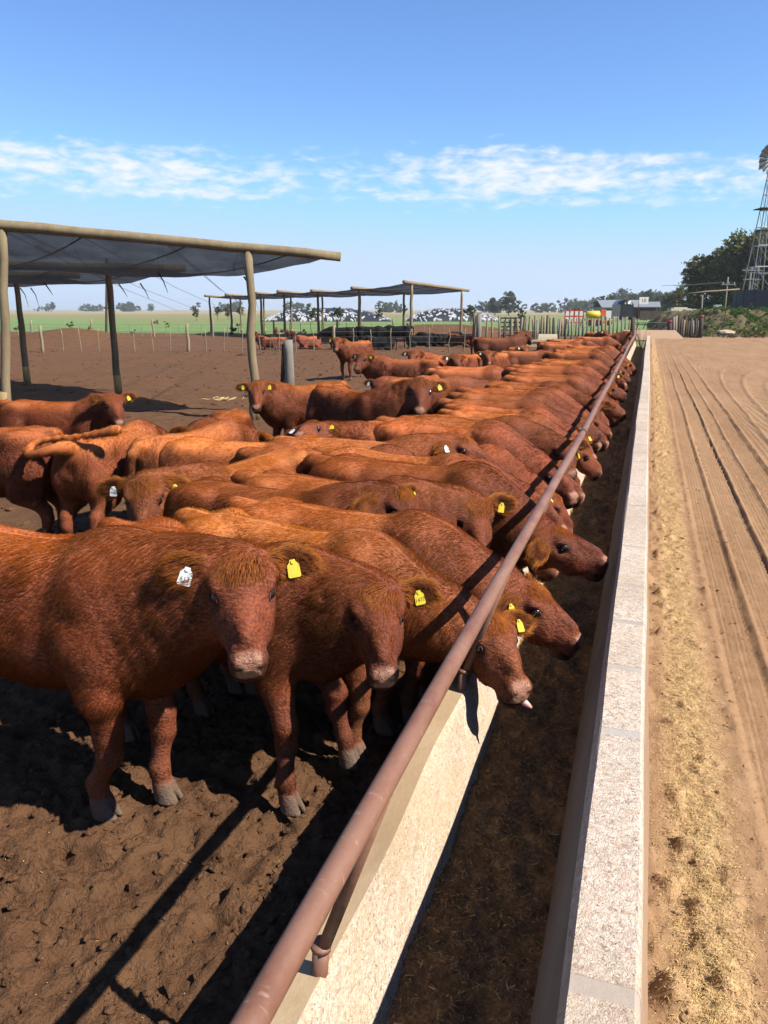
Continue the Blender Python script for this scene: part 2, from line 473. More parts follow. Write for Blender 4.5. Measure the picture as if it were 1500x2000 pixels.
def sinnoise(P, f, s):
    a = np.sin(P[:, 0]*f*1.0+s*1.7+2.1*np.sin(P[:, 1]*f*.8+s))+np.sin(P[:, 1]*f*1.3+s*2.9+1.7*np.sin(P[:, 2]*f*.9-s))+np.sin(P[:, 2]*f*1.1+s*.7+1.9*np.sin(P[:, 0]*f*.7+2*s))
    return a/3

def cow_mesh(p, h=.017, refine=0, seed=0):
    pr = prims(p)
    lo = np.min([q[0] for q in pr], 0)-.06; hi = np.max([q[1] for q in pr], 0)+.06
    lo[2] = -.03
    V, Q = surface_nets(pr, lo, hi, h)
    for _ in range(refine): V, Q = sub_quads(V, Q, None)
    for _ in range(2 if refine else 1):
        d = np.clip(field(pr, V), -h, h)
        V = V-vert_normals(V, Q)*d[:, None]*.9
    # regions
    hlq = p.hl(V)
    groups = {}
    for lo_, hi_, k, fn, op, g in pr:
        if op != 'u' or g not in ('head', 'ear', 'leg', 'hoof', 'tail', 'neck'): continue
        dd = np.full(len(V), 1.0); ix = np.where(np.all((V > lo_-.08) & (V < hi_+.08), axis=1))[0]
        if len(ix): dd[ix] = fn(V[ix])
        groups[g] = np.minimum(groups.get(g, np.full(len(V), 1.0)), dd)
    def m(g, w=.02): return np.clip(1-groups.get(g, np.full(len(V), 1.))/w, 0, 1)
    head = m('head', .03); ear = m('ear', .012)*(hlq[:, 0] < .07); hoof = m('hoof', .008)*(V[:, 2] < .085)
    x = hlq[:, 0]
    nose = np.clip((x-.348)/.012, 0, 1)*np.clip((hlq[:, 2]+.120)/.010, 0, 1)*np.clip((.050-np.abs(hlq[:, 1]))/.010, 0, 1)*head
    muzzle = np.clip((x-.305)/.05, 0, 1)*head
    nostr = np.exp(-((x-.393)/.022)**2-((np.abs(hlq[:, 1])-.036)/.011)**2-((hlq[:, 2]+.062)/.011)**2)*head
    eye = np.exp(-((x-.124)/.036)**2-((hlq[:, 2]+.030)/.026)**2)*np.clip((np.abs(hlq[:, 1])-.07)/.015, 0, 1)*head
    mouth = (np.exp(-((hlq[:, 2]+.134)/.007)**2)+.95*np.clip((-hlq[:, 2]-.118)/.014, 0, 1))*np.clip((x-.318)/.03, 0, 1)*head+0.8*np.clip((x-.335)/.018, 0, 1)*np.clip((np.abs(hlq[:, 1])-.041)/.010, 0, 1)*head
    # undulating muscle and wool
    if refine or h < .03:
        N = vert_normals(V, Q)
        woolw = (1-head)*(1-hoof)*np.clip((V[:, 2]-.30)/.2, 0, 1)*(1-ear)
        nk = np.clip((V[:, 0]-.36)/.12, 0, 1)*woolw
        wr = np.sin(V[:, 0]*95+V[:, 2]*38+4*sinnoise(V, 7, seed+1))*.0011*nk*np.clip(.4+sinnoise(V, 5, seed+6), 0, 1)
        rib = np.sin(V[:, 0]*52+1.5*sinnoise(V, 3, seed+8))*.0008*np.clip(1-np.abs(V[:, 0]+.02)/.32, 0, 1)*np.clip((V[:, 2]-.5)/.1, 0, 1)*np.clip((.86-V[:, 2])/.1, 0, 1)
        V = V+N*((sinnoise(V, 14, seed)*.006+sinnoise(V, 33, seed+4)*.003)*woolw*p.wool+wr+rib*(1-head))[:, None]
    me = from_np('cow_body', V, Q)
    at = lambda nm, v: me.attributes.new(nm, 'FLOAT', 'POINT').data.foreach_set('value', np.asarray(v, np.float32))
    at('nose', np.clip(nose, 0, 1)); at('dark', np.clip(nostr*1.2+eye*.75+mouth*.7, 0, 1)); at('hoof', hoof)
    at('muz', muzzle); at('head', head)
    top = np.clip((V[:, 2]-(.845 if not p.lying else .445))/.13, 0, 1)**1.4*(1-head)*np.clip((.42-V[:, 0])/.25, .25, 1)  # topline mask: sun-bleached hair and a painted sunlit rim along the back
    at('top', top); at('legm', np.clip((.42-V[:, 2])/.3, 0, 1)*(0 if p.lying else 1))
    # inside of the ear
    inner = np.zeros(len(V))
    N = vert_normals(V, Q); nl = N@p.M
    inner = ear*np.clip((nl[:, 0]*.5+nl[:, 2]*.75)*1.8-.4, 0, 1)
    at('inner', inner)
    info = dict(V=V, Q=Q, N=N, head=head, ear=ear, hoof=hoof, muz=muzzle, hl=hlq, eye=eye, top=top, inner=inner, leg=m('leg', .03)*np.clip((.5-V[:, 2])/.1, 0, 1), tail=m('tail', .01))
    return me, info

def fur_curves(p, info, count, rad=.0012, length=.03, seed=0, mat=None):
    rg = np.random.default_rng(seed+100)
    V, Q, N = info['V'], info['Q'], info['N']
    T = np.concatenate([Q[:, [0, 1, 2]], Q[:, [0, 2, 3]]])
    a = V[T[:, 0]]; b = V[T[:, 1]]; c = V[T[:, 2]]
    area = np.linalg.norm(np.cross(b-a, c-a), axis=1)
    dens = (1+.8*info['head']+1.5*info['ear'])*(1-info['hoof']*.999)*(1-np.clip(info['muz']*1.2-.3, 0, 1)*.95)*(1-info['eye']*.9)
    wgt = area*dens[T].mean(1)
    cdf = np.cumsum(wgt); ti = np.searchsorted(cdf, rg.random(count)*cdf[-1]).clip(0, len(T)-1)
    u = rg.random((count, 2)); fl = u.sum(1) > 1; u[fl] = 1-u[fl]
    w = np.stack([1-u.sum(1), u[:, 0], u[:, 1]], 1)
    ip = lambda A: (A[T[ti]]*(w[..., None] if A.ndim == 2 else w)).sum(1)
    P = ip(V); n = ip(N); n /= np.linalg.norm(n, axis=1)[:, None]+1e-9
    head = ip(info['head']); ear = ip(info['ear']); hl = ip(info['hl']); leg = ip(info['leg']); tail = ip(info['tail']); inner = ip(info['inner'])
    # lay of the coat
    fl_b = np.tile(np.array([-.75, 0, -.62]), (count, 1))
    onback = np.clip((n[:, 2]-.5)*2, 0, 1)
    fl_b[:, 1] += np.sign(P[:, 1])*.5*onback
    hd = np.tile(np.array([.55, 0, -.12]), (count, 1))            # face hair lies towards the muzzle
    pol = np.where(hl[:, 0] > .02, np.clip(1-(hl[:, 0]-.02)/.16, 0, 1)**1.6, np.clip(1-(.02-hl[:, 0])/.07, 0, 1))*np.clip((hl[:, 2]+.03)/.04, 0, 1)*head*np.clip(1.3-np.abs(hl[:, 1])/.085, 0, 1)
    hd[:, 1] += hl[:, 1]*4
    hw = hd@p.M.T
    dirv = fl_b*(1-head)[:, None]+hw*head[:, None]
    eout = np.stack([np.zeros(count)-.1, np.sign(hl[:, 1]), np.full(count, -.35)], 1)@p.M.T
    dirv = dirv*(1-ear)[:, None]+eout*ear[:, None]
    dirv[leg > .3] = (0, 0, -1)
    dirv[tail > .4] = (-.05, 0, -1)
    for ax_ in range(3):
        dirv[:, ax_] += .34*sinnoise(P, 9, seed+ax_*3.3)+.20*sinnoise(P, 31, seed+7+ax_*2.1)
    dirv -= n*(dirv*n).sum(1)[:, None]; dirv /= np.linalg.norm(dirv, axis=1)[:, None]+1e-9
    L = length*(.65+.6*rg.random(count))*(1+.35*sinnoise(P, 11, seed+2))
    L *= (1-.82*head)*(1-.72*leg)
    L = np.where(pol > 0, L+length*1.6*pol, L)
    L = np.where(ear > .3, length*(1.1+1.7*rg.random(count))*(1-.5*inner), L)
    lift = .20+.20*rg.random(count)+.20*sinnoise(P, 26, seed+5)+.5*pol*rg.random(count)*2
    lift = np.where(ear > .3, .45, lift)
    d0 = dirv+n*lift[:, None]; d0 += rg.normal(0, .11, (count, 3)); d0 /= np.linalg.norm(d0, axis=1)[:, None]
    d1 = dirv+n*(lift*.25)[:, None]+np.array([0, 0, -.25]); d1 += rg.normal(0, .13, (count, 3)); d1 /= np.linalg.norm(d1, axis=1)[:, None]
    p0 = P-n*.002; p1 = p0+d0*(L*.5)[:, None]; p2 = p1+d1*(L*.5)[:, None]
    pts = np.stack([p0, p1, p2], 1).reshape(-1, 3).astype(np.float32)
    hc = bpy.data.hair_curves.new('fur'); hc.add_curves([3]*count)
    hc.points.foreach_set('position', pts.ravel())
    r_ = np.stack([np.full(count, rad), np.full(count, rad*.85), np.full(count, rad*.15)], 1).ravel().astype(np.float32)
    try: hc.points.foreach_set('radius', r_)
    except Exception:
        at_ = hc.attributes.get('radius') or hc.attributes.new('radius', 'FLOAT', 'POINT'); at_.data.foreach_set('value', r_)
    def cat(nm, v): hc.attributes.new(nm, 'FLOAT', 'CURVE').data.foreach_set('value', np.asarray(v, np.float32))
    nn = n+rg.normal(0, .16, (count, 3)); nn[:, 2] += 1.1*ear*(1-.8*inner); nn[:, :2] *= (1-.4*ear*(1-inner))[:, None]; nn /= np.linalg.norm(nn, axis=1)[:, None]  # ear fringe normals tilted upward so the hair shades as sunlit
    hc.attributes.new('nrm', 'FLOAT_VECTOR', 'CURVE').data.foreach_set('vector', nn.astype(np.float32).ravel())
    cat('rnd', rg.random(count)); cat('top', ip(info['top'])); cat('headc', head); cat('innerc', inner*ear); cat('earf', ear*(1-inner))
    cat('blot', np.clip(.52+.75*sinnoise(P, 5.5, seed+9)+.35*sinnoise(P, 15, seed+3)-.35*np.clip((P[:, 0]-.25)/.3, 0, 1)*(1-head)+.25*head, 0, 1)); cat('pollc', pol)
    cat('legc', np.clip((.42-P[:, 2])/.3, 0, 1)*(0 if p.lying else 1))
    if mat: hc.materials.append(mat)
    return hc

# ---- materials
def coat_cols(k, rnd, top, blot, leg, tip, dark=False):
    if dark:
        return k.mix(top, (.0055, .0048, .0048), (.009, .008, .0076))
    deep = (.048, .0070, .0022); mid = (.172, .0295, .0050); ora = (.54, .138, .015)  # ora: bleached topline hair, with the sunlit orange put into the colour
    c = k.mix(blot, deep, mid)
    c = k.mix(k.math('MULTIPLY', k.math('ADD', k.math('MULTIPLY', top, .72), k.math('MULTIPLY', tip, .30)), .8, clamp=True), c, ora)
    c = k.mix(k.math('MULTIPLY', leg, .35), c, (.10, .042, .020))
    oi = k.n('ShaderNodeObjectInfo'); hsv = k.n('ShaderNodeHueSaturation')
    k.l(k.mix(1.0, c, oi.outputs['Color'], 'MULTIPLY'), hsv.inputs['Color']); k.l(k.rng(rnd, 0, 1, .92, 1.08), hsv.inputs['Saturation'])
    k.l(k.rng(k.math('FRACT', k.math('MULTIPLY', rnd, 9.7)), 0, 1, .78, 1.24), hsv.inputs['Value'])
    return hsv.outputs[0]
def hide_mat(name, dark=False):
    k = NM(name); co = k.coord()
    n1 = k.noise(co, 7, 5, .6); n2 = k.noise(k.mapping(co, (18, 60, 60)), 2.2, 4, .6)
    blot = k.rng(k.math('ADD', k.math('MULTIPLY', n1, .7), k.math('MULTIPLY', n2, .3)), .36, .64)
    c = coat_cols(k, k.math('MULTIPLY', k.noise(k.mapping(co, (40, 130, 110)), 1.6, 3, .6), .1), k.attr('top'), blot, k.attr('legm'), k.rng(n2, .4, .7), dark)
    c = k.mix(k.math('MULTIPLY', k.attr('inner'), .7), c, (.075, .026, .014))
    ns = k.noise(co, 60, 3, .6)
    c = k.mix(k.math('MULTIPLY', k.attr('nose'), k.rng(ns, .3, .6, .6, 1.)), c, (.36, .19, .13) if not dark else (.02, .018, .018))
    c = k.mix(k.attr('dark'), c, (.02, .010, .008))
    mud = k.noise(co, 30, 5, .65)
    c = k.mix(k.math('MULTIPLY', k.attr('hoof'), k.rng(mud, .3, .6, .7, 1)), c, (.115, .082, .058))
    h = k.math('ADD', n2, k.math('MULTIPLY', k.noise(co, 120, 2), .6))
    k.bsdf(c, k.math('SUBTRACT', .72, k.math('MULTIPLY', k.attr('nose'), .32)), k.bump(h, .6, .010), .12 if dark else .2)
    return k.m
def fur_mat(name, dark=False):
    k = NM(name); hi = k.n('ShaderNodeHairInfo')
    tip = hi.outputs['Intercept']
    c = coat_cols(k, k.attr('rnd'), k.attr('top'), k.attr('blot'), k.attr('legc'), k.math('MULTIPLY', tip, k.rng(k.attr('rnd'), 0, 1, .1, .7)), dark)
    if not dark:
        c = k.mix(k.math('MULTIPLY', k.attr('pollc'), k.math('MULTIPLY', tip, .8)), c, (.70, .27, .06))
        c = k.mix(k.math('MULTIPLY', k.math('MULTIPLY', k.attr('innerc'), k.rng(k.attr('rnd'), .35, .7, 1, .1)), .9), c, (.035, .016, .010)); c = k.mix(k.math('MULTIPLY', k.attr('earf'), k.rng(tip, 0, .6, .25, .9)), c, (.56, .20, .045))  # ear fringe: sunlight on the rim put into its orange
    vt = k.n('ShaderNodeVectorTransform'); vt.vector_type = 'NORMAL'; vt.convert_from = 'OBJECT'; vt.convert_to = 'WORLD'
    k.l(k.attr('nrm', 'Vector'), vt.inputs[0])
    c = k.alb(c)
    d = k.n('ShaderNodeBsdfDiffuse'); k.l(c, d.inputs['Color']); k.l(vt.outputs[0], d.inputs['Normal'])
    t = k.n('ShaderNodeBsdfTranslucent'); k.l(c, t.inputs['Color'])
    g_ = k.n('ShaderNodeBsdfHair'); g_.component = 'Reflection'; k.set(g_.inputs['Color'], (.5, .24, .10) if not dark else (.25, .25, .27)); g_.inputs['RoughnessU'].default_value = .25; g_.inputs['RoughnessV'].default_value = .5
    m1 = k.n('ShaderNodeMixShader'); m1.inputs[0].default_value = .22; k.l(d.outputs[0], m1.inputs[1]); k.l(t.outputs[0], m1.inputs[2])
    m2 = k.n('ShaderNodeMixShader'); m2.inputs[0].default_value = .06; k.l(m1.outputs[0], m2.inputs[1]); k.l(g_.outputs[0], m2.inputs[2])
    k.l(m2.outputs[0], k.out.inputs[0])
    return k.m
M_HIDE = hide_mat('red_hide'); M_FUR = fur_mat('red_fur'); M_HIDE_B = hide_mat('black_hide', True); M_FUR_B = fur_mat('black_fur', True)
def eye_mat():
    k = NM('cow_eye'); k.bsdf((.012, .007, .005), .08, None, .6); return k.m
M_EYE = eye_mat()
M_TAGY = simple_mat('yellow_tag', (.52, .42, .012), .5, .35, 30, .1, .4, col2=(.38, .27, .02))
M_TAGW = simple_mat('white_tag', (.52, .54, .54), .5, .35, 30, .05, .4, col2=(.5, .5, .48))
M_INK = simple_mat('tag_ink', (.02, .02, .02), .6, .1, 10, 0)
M_TONGUE = simple_mat('tongue_pink', (.62, .36, .33), .35, .2, 40, .2)

_eye = None
def eye_mesh():
    global _eye
    if _eye is None:
        bm = bmesh.new(); bmesh.ops.create_uvsphere(bm, u_segments=14, v_segments=10, radius=.027)
        _eye = bpy.data.meshes.new('eye'); bm.to_mesh(_eye); bm.free(); _eye.materials.append(M_EYE)
        for q in _eye.polygons: q.use_smooth = True
    return _eye
_lid = None
M_LID = simple_mat('eyelid_skin', (.085, .030, .016), .6, .3, 60, .2)
def lid_mesh():
    global _lid
    if _lid is None:
        mb = MB(); n, m_ = 16, 6; vs = []
        for i in range(n):
            a = 2*math.pi*i/n; c = (math.cos(a)*.030, math.sin(a)*.021)
            for j in range(m_):
                b = 2*math.pi*j/m_; r_ = .0042; vs.append((c[0]+math.cos(a)*math.cos(b)*r_, math.sin(b)*r_-.006*abs(math.cos(a)), c[1]+math.sin(a)*math.cos(b)*r_))
        mb.add(vs, [(i*m_+j, ((i+1) % n)*m_+j, ((i+1) % n)*m_+(j+1) % m_, i*m_+(j+1) % m_) for i in range(n) for j in range(m_)])
        _lid = mb.mesh('eyelid', M_LID, True)
    return _lid
_tag = {}
def tag_mesh(col, rnd=False):
    key = (col, rnd)
    if key in _tag: return _tag[key]
    mb = MB()
    if rnd:
        mb.tube([(0, 0, -.003), (0, 0, .003)], .014, 12)
    else:
        # flag shaped plate with a narrow neck and a stud, 4 mm thick, lying in x (down) / y
        o = [(-.012, -.011), (-.004, -.012), (.010, -.024), (.055, -.026), (.060, -.020), (.060, .020), (.055, .026), (.010, .024), (-.004, .012), (-.012, .011)]
        n = len(o); vs = [(x, y, .002) for x, y in o]+[(x, y, -.002) for x, y in o]
        mb.add(vs, [tuple(range(n)), tuple(range(2*n-1, n-1, -1))]+[(i, i+n, (i+1) % n+n, (i+1) % n) for i in range(n)])
        mb.tube([(-.002, 0, -.008), (-.002, 0, .007)], .008, 8)
    me = mb.mesh('ear_tag', M_TAGY if col == 'y' else M_TAGW); _tag[key] = me
    return me

def ear_frame(p, sd_, along=.10, out=.016, hang=True):
    """place on the front of an ear, in body space"""
    an = R(p.ear); b0 = np.array([.005, .078*sd_, -.018]); dv = np.array([-.12, math.cos(an)*sd_, -math.sin(an)]); dv /= np.linalg.norm(dv)
    fr = np.array([.50, .25*sd_, .75]); fr -= dv*(fr@dv); fr /= np.linalg.norm(fr)
    c = b0+dv*along+fr*out
    cw = p.hw(c); f = fr@p.M.T
    return cw, f

TR = random.Random(19)
class CowType:
    """a pose built once: body and fur data shared by every copy"""
    def __init__(s, p, h=.02, refine=0, hairs=0, rad=.0014, length=.03, seed=0, dark=False):
        s.p = p; s.fine = refine > 0; s.me, s.info = cow_mesh(p, h, refine, seed)
        s.me.materials.append(M_HIDE_B if dark else M_HIDE)
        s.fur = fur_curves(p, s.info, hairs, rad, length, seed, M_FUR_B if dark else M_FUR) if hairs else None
        s.info = None
    def place(s, name, loc, rz, scale, label, group=None, tags='', cat='cow', texts=None, eyes=True, tint=None):
        p = s.p
        if tint is None: v_ = TR.uniform(.70, 1.15); w_ = TR.uniform(-.10, .08); tint = (v_, v_*(1+w_), v_*(1+w_*1.3))
        o = link(name, s.me); o.location = loc; o.rotation_euler = (0, 0, rz); o.scale = (scale,)*3
        tag(o, label, cat, group)
        o.color = (*tint, 1)
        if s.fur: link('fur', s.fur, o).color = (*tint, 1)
        if eyes:
            for sd_ in (-1, 1):
                e = link('eye', eye_mesh(), o); e.location = p.hw((.118, .0900*sd_, -.021)); e.scale = (p.hs,)*3
                if s.fine:
                    l = link('eyelid', lid_mesh(), o); l.location = p.hw((.119, .0985*sd_, -.022)); l.scale = (p.hs, p.hs*sd_, p.hs); l.rotation_euler = Matrix(p.M.tolist()).to_euler()
        # tags: string such as 'Ly Rw' -> side of the animal and colour; 'b' = small round button
        for t in tags.split():
            sd_ = 1 if t[0] == 'L' else -1
            cw, f = ear_frame(p, sd_, .112, .022)
            tg = link('ear_tag', tag_mesh(t[1], len(t) > 2 and t[2] == 'b'), o)
            z = Vector(f).normalized(); x = Vector((0, 0, -1)); x = (x-z*x.dot(z)).normalized(); y = z.cross(x)
            m = Matrix((x, y, z)).transposed()
            m = m @ Matrix.Rotation(R(random.uniform(-18, 18)), 3, 'Z')
            tg.rotation_euler = m.to_euler(); tg.location = Vector(cw); tg.scale = (.76,)*3
            if texts and t[:2] in texts:
                tx = link('tag_number', text_mesh(texts[t[:2]], .026, M_INK), tg); tx.location = (.036, 0, .0026); tx.rotation_euler = (0, 0, R(90))
        return o
# ---------------------------------------------------------------- from the photograph's pixels to places on the ground
_yaw, _pit, _f = R(18.5), R(14.725), 1503.0
_Fh = np.array([-math.sin(_yaw), math.cos(_yaw), 0]); _Rt = np.array([math.cos(_yaw), math.sin(_yaw), 0])
_F = _Fh*math.cos(_pit)-np.array([0, 0, math.sin(_pit)]); _U = _Fh*math.sin(_pit)+np.array([0, 0, math.cos(_pit)])
def _ray(u, v): return _F+_Rt*(u-750)/_f-_U*(v-1000)/_f
def gr(u, v, z=0.):
    d = _ray(u, v); q = d*((z-CAM_H)/d[2]); return Vector((q[0], q[1], z))
def at(u, v, dep):
    d = _ray(u, v); q = d*(dep/(d@_Fh)); return Vector((q[0], q[1], CAM_H+q[2]))
def flat(u, dep, z=0.): q = at(u, 605, dep); return Vector((q.x, q.y, z))

# ---------------------------------------------------------------- materials of the setting
def soil_mat():
    k = NM('pen_soil'); co = k.coord()
    n1 = k.noise(co, .35, 5, .6); n2 = k.noise(co, 5, 7, .65); n3 = k.noise(co, 42, 5, .7)
    c = k.ramp(n2, [(.28, (.0673, .0319, .0153)), (.5, (.1173, .0594, .0289)), (.75, (.1610, .0850, .0427))])
    c = k.mix(k.rng(n1, .38, .62, 0, .6), c, (.1386, .0658, .0324))
    c = k.mix(k.rng(n3, .58, .72, 0, .65), c, (.0499, .0265, .0128))
    n5 = k.noise(co, 2.6, 6, .75); c = k.mix(k.rng(n5, .57, .68, 0, .55), c, (.0483, .0269, .0146)); n6 = k.noise(co, 13, 4, .7); c = k.mix(k.rng(n6, .60, .66, 0, .6), c, (.0443, .0247, .0133)); c = k.mix(k.rng(n6, .30, .38, .35, 0), c, (.1932, .1234, .0766))
    straw = k.rng(k.noise(k.mapping(co, (30, 90, 30), (0, 0, .7)), 2.5, 2, .5), .72, .76, 0, .5)
    c = k.mix(straw, c, (.2409, .1486, .0630))
    b = k.bump(k.math('ADD', n3, k.math('MULTIPLY', k.noise(co, 110, 3), .4)), .9, .03)
    k.bsdf(c, .92, b, .12); return k.m
def road_mat():
    k = NM('road_dirt'); co = k.coord()
    n1 = k.noise(k.mapping(co, (1.6, .25, 1)), 1., 5, .6); n2 = k.noise(co, 9, 6, .65); n3 = k.noise(co, 70, 4, .7)
    c = k.ramp(k.math('ADD', k.math('MULTIPLY', n1, .55), k.math('MULTIPLY', n2, .45)), [(.30, (.1851, .1006, .0499)), (.5, (.2588, .1508, .0790)), (.72, (.3204, .1980, .1094))])
    c = k.mix(k.rng(n3, .60, .75, 0, .45), c, (.1234, .0663, .0339))
    far = k.n('ShaderNodeSeparateXYZ'); k.l(co, far.inputs[0])
    st = k.math('SUBTRACT', 1.0, k.math('DIVIDE', k.math('ABSOLUTE', k.math('SUBTRACT', far.outputs[0], .335)), .15), clamp=True)
    st = k.math('MULTIPLY', k.math('MULTIPLY', st, 1.6, clamp=True), k.rng(k.noise(co, 34, 5, .75), .40, .58, 0, .8))
    c = k.mix(st, c, (.50, .335, .165))                       # fine spilled meal trodden into the strip beside the wall
    b = k.bump(k.math('ADD', n3, k.math('MULTIPLY', n2, .8)), .55, .012)
    k.bsdf(c, .9, b, .15); return k.m
def field_mat():
    k = NM('field_grass'); co = k.coord(); sep = k.n('ShaderNodeSeparateXYZ'); k.l(co, sep.inputs[0])
    dep = k.math('ADD', k.math('MULTIPLY', sep.outputs[0], -.317), k.math('MULTIPLY', sep.outputs[1], .948))
    n1 = k.noise(k.mapping(co, (.012, .03, 1), (0, 0, .32)), 3, 6, .6); n2 = k.noise(co, .6, 6, .65); n3 = k.noise(k.mapping(co, (.004, .012, 1), (0, 0, .32)), 2, 4, .6)
    dn = k.math('ADD', dep, k.math('MULTIPLY', k.math('SUBTRACT', n1, .5), 60))
    c = k.ramp(k.rng(dn, 40, 440), [(0., (.16, .135, .06)), (.035, (.145, .165, .058)), (.06, (.130, .205, .070)), (.32, (.150, .225, .080)), (.40, (.19, .205, .085)), (.70, (.22, .195, .095)), (1., (.30, .255, .16))])
    c = k.mix(k.rng(n2, .42, .68, 0, .55), c, (.0840, .0932, .0343))
    c = k.mix(k.rng(n3, .52, .62, 0, .5), c, (.2016, .1430, .0685))
    k.bsdf(c, .95, k.bump(n2, .6, .2), .1); return k.m
STN = [(.1774, .1299, .0988), (.3709, .2828, .2187), (.5000, .4204, .3387), (.5967, .5351, .4586), (.4193, .2599, .1835), (.6451, .5962, .5292)]
def concrete_mat(name, base=(.3575, .3239, .2747), dark=(.1929, .1515, .1084), stones=True, dirt=(.2578, .1724, .0958), dirtamt=.5):
    k = NM(name); co = k.coord()
    n1 = k.noise(co, 3, 6, .65); n2 = k.noise(co, 26, 5, .7)
    c = k.mix(k.rng(n1, .38, .68, 0, .6), base, dark)
    h = k.math('MULTIPLY', n2, .8)
    if stones:
        wv = k.n('ShaderNodeVectorMath'); wv.operation = 'ADD'; nv = k.n('ShaderNodeTexNoise'); k.l(co, nv.inputs['Vector']); nv.inputs['Scale'].default_value = 60; nv.inputs['Detail'].default_value = 3
        sv = k.n('ShaderNodeVectorMath'); sv.operation = 'SCALE'; k.l(nv.outputs['Color'], sv.inputs[0]); sv.inputs['Scale'].default_value = .022
        k.l(co, wv.inputs[0]); k.l(sv.outputs[0], wv.inputs[1]); cw = wv.outputs[0]
        for sc_, amt in ((190, .85), (85, .55)):
            vc = k.n('ShaderNodeTexVoronoi'); k.l(cw, vc.inputs['Vector']); vc.inputs['Scale'].default_value = sc_
            sp = k.n('ShaderNodeSeparateColor'); k.l(vc.outputs['Color'], sp.inputs[0])
            st = k.ramp(sp.outputs[0], [(0., STN[0]), (.16, STN[1]), (.45, STN[2]), (.70, STN[3]), (.86, STN[4]), (1., STN[5])])
            on = k.math('MULTIPLY', k.rng(sp.outputs[1], .35, .45, 0, 1), amt) if sc_ < 100 else amt
            c = k.mix(k.math('MULTIPLY', k.rng(n1, .28, .55, .45, 1.), on), c, st)
            h = k.math('ADD', h, k.math('MULTIPLY', k.rng(vc.outputs['Distance'], 0, .7, .5, 0), on))
        pit = k.rng(k.noise(co, 85, 3, .7), .63, .70, 0, .75); c = k.mix(pit, c, (.1176, .0840, .0672)); h = k.math('SUBTRACT', h, pit)
    c = k.mix(k.math('MULTIPLY', k.rng(k.noise(co, 1.3, 5, .7), .42, .66), dirtamt), c, dirt)
    k.bsdf(c, .88, k.bump(h, .6, .006), .2); return k.m
M_SOIL = soil_mat(); M_ROAD = road_mat(); M_FIELD = field_mat()
M_CONC = concrete_mat('wall_concrete', (.3663, .3130, .2597), (.2481, .1958, .1529), True, (.2713, .1845, .1123), .35)
M_MORT = concrete_mat('joint_mortar', (.3560, .3156, .2828), (.2664, .2260, .1944), False, dirtamt=.3)
M_CONC_IN = concrete_mat('trough_concrete', (.4289, .3199, .1987), (.3072, .2155, .1229), True, (.3719, .2643, .1368), .55)
M_CONC_TOP = concrete_mat('smooth_concrete', (.4284, .3128, .1943), (.3075, .2176, .1239), False, (.2797, .1740, .0850), .5)
M_SHADEFACE = concrete_mat('shaded_face_concrete', (.1680, .1428, .1260), (.1008, .0840, .0714), False, (.1176, .0840, .0588), .5)  # wall's inner face: its shade put into a darker concrete colour
M_RENDER = simple_mat('wall_render', (.3108, .2050, .1302), .9, .3, 5, .3, stretch=(3, .4, 3), col2=(.2486, .1554, .0932))
def pipe_mat():
    k = NM('painted_pipe'); co = k.coord()
    n1 = k.noise(k.mapping(co, (6, 2.2, 6)), 2, 6, .62); n2 = k.noise(co, 28, 5, .7); n3 = k.noise(k.mapping(co, (10, 22, 10), (0, 0, .9)), 2.2, 3, .6, .8)
    c = k.ramp(n1, [(.3, (.1267, .0481, .0270)), (.5, (.1800, .0851, .0548)), (.7, (.1999, .1079, .0745))])
    c = k.mix(k.rng(n2, .55, .72, 0, .5), c, (.1726, .0566, .0209))
    c = k.mix(k.rng(n3, .62, .72, 0, .45), c, (.3198, .2215, .1590))
    c = k.mix(k.rng(k.noise(co, 90, 3), .68, .76, 0, .5), c, (.3465, .2041, .0937))
    k.bsdf(c, k.rng(n2, .3, .7, .42, .65), k.bump(n2, .25, .004), .4); return k.m
M_PIPE = pipe_mat()
M_WOODP = simple_mat('pale_log', (.2612, .2050, .1243), .85, .5, 2.2, .5, .2, stretch=(4, 4, .7), col2=(.1243, .0932, .0563))
M_WOODG = simple_mat('grey_post', (.2486, .2360, .2117), .9, .5, 3, .6, .15, stretch=(6, 6, .6), col2=(.0991, .0874, .0748))
M_WOODD = simple_mat('dark_post', (.0932, .0714, .0529), .9, .5, 3, .6, .15, stretch=(5, 5, .6), col2=(.0370, .0311, .0252))
M_WOODM = simple_mat('brown_post', (.20, .160, .115), .9, .5, 3, .6, .15, stretch=(5, 5, .6), col2=(.09, .07, .05))
M_DROP = simple_mat('fence_stick', (.2856, .2302, .1613), .9, .4, 5, .4, .15, stretch=(5, 5, .6), col2=(.1554, .1184, .0806))
M_WIRE = simple_mat('fence_wire', (.2234, .2234, .2234), .5, .2, 9, .0, .5, .6)
M_REDP = simple_mat('red_paint', (.3108, .0151, .0126), .6, .3, 9, .1)
M_MUDLOG = simple_mat('muddy_log', (.3108, .2117, .0991), .9, .4, 3, .4, stretch=(4, 4, .8), col2=(.2117, .1302, .0622))

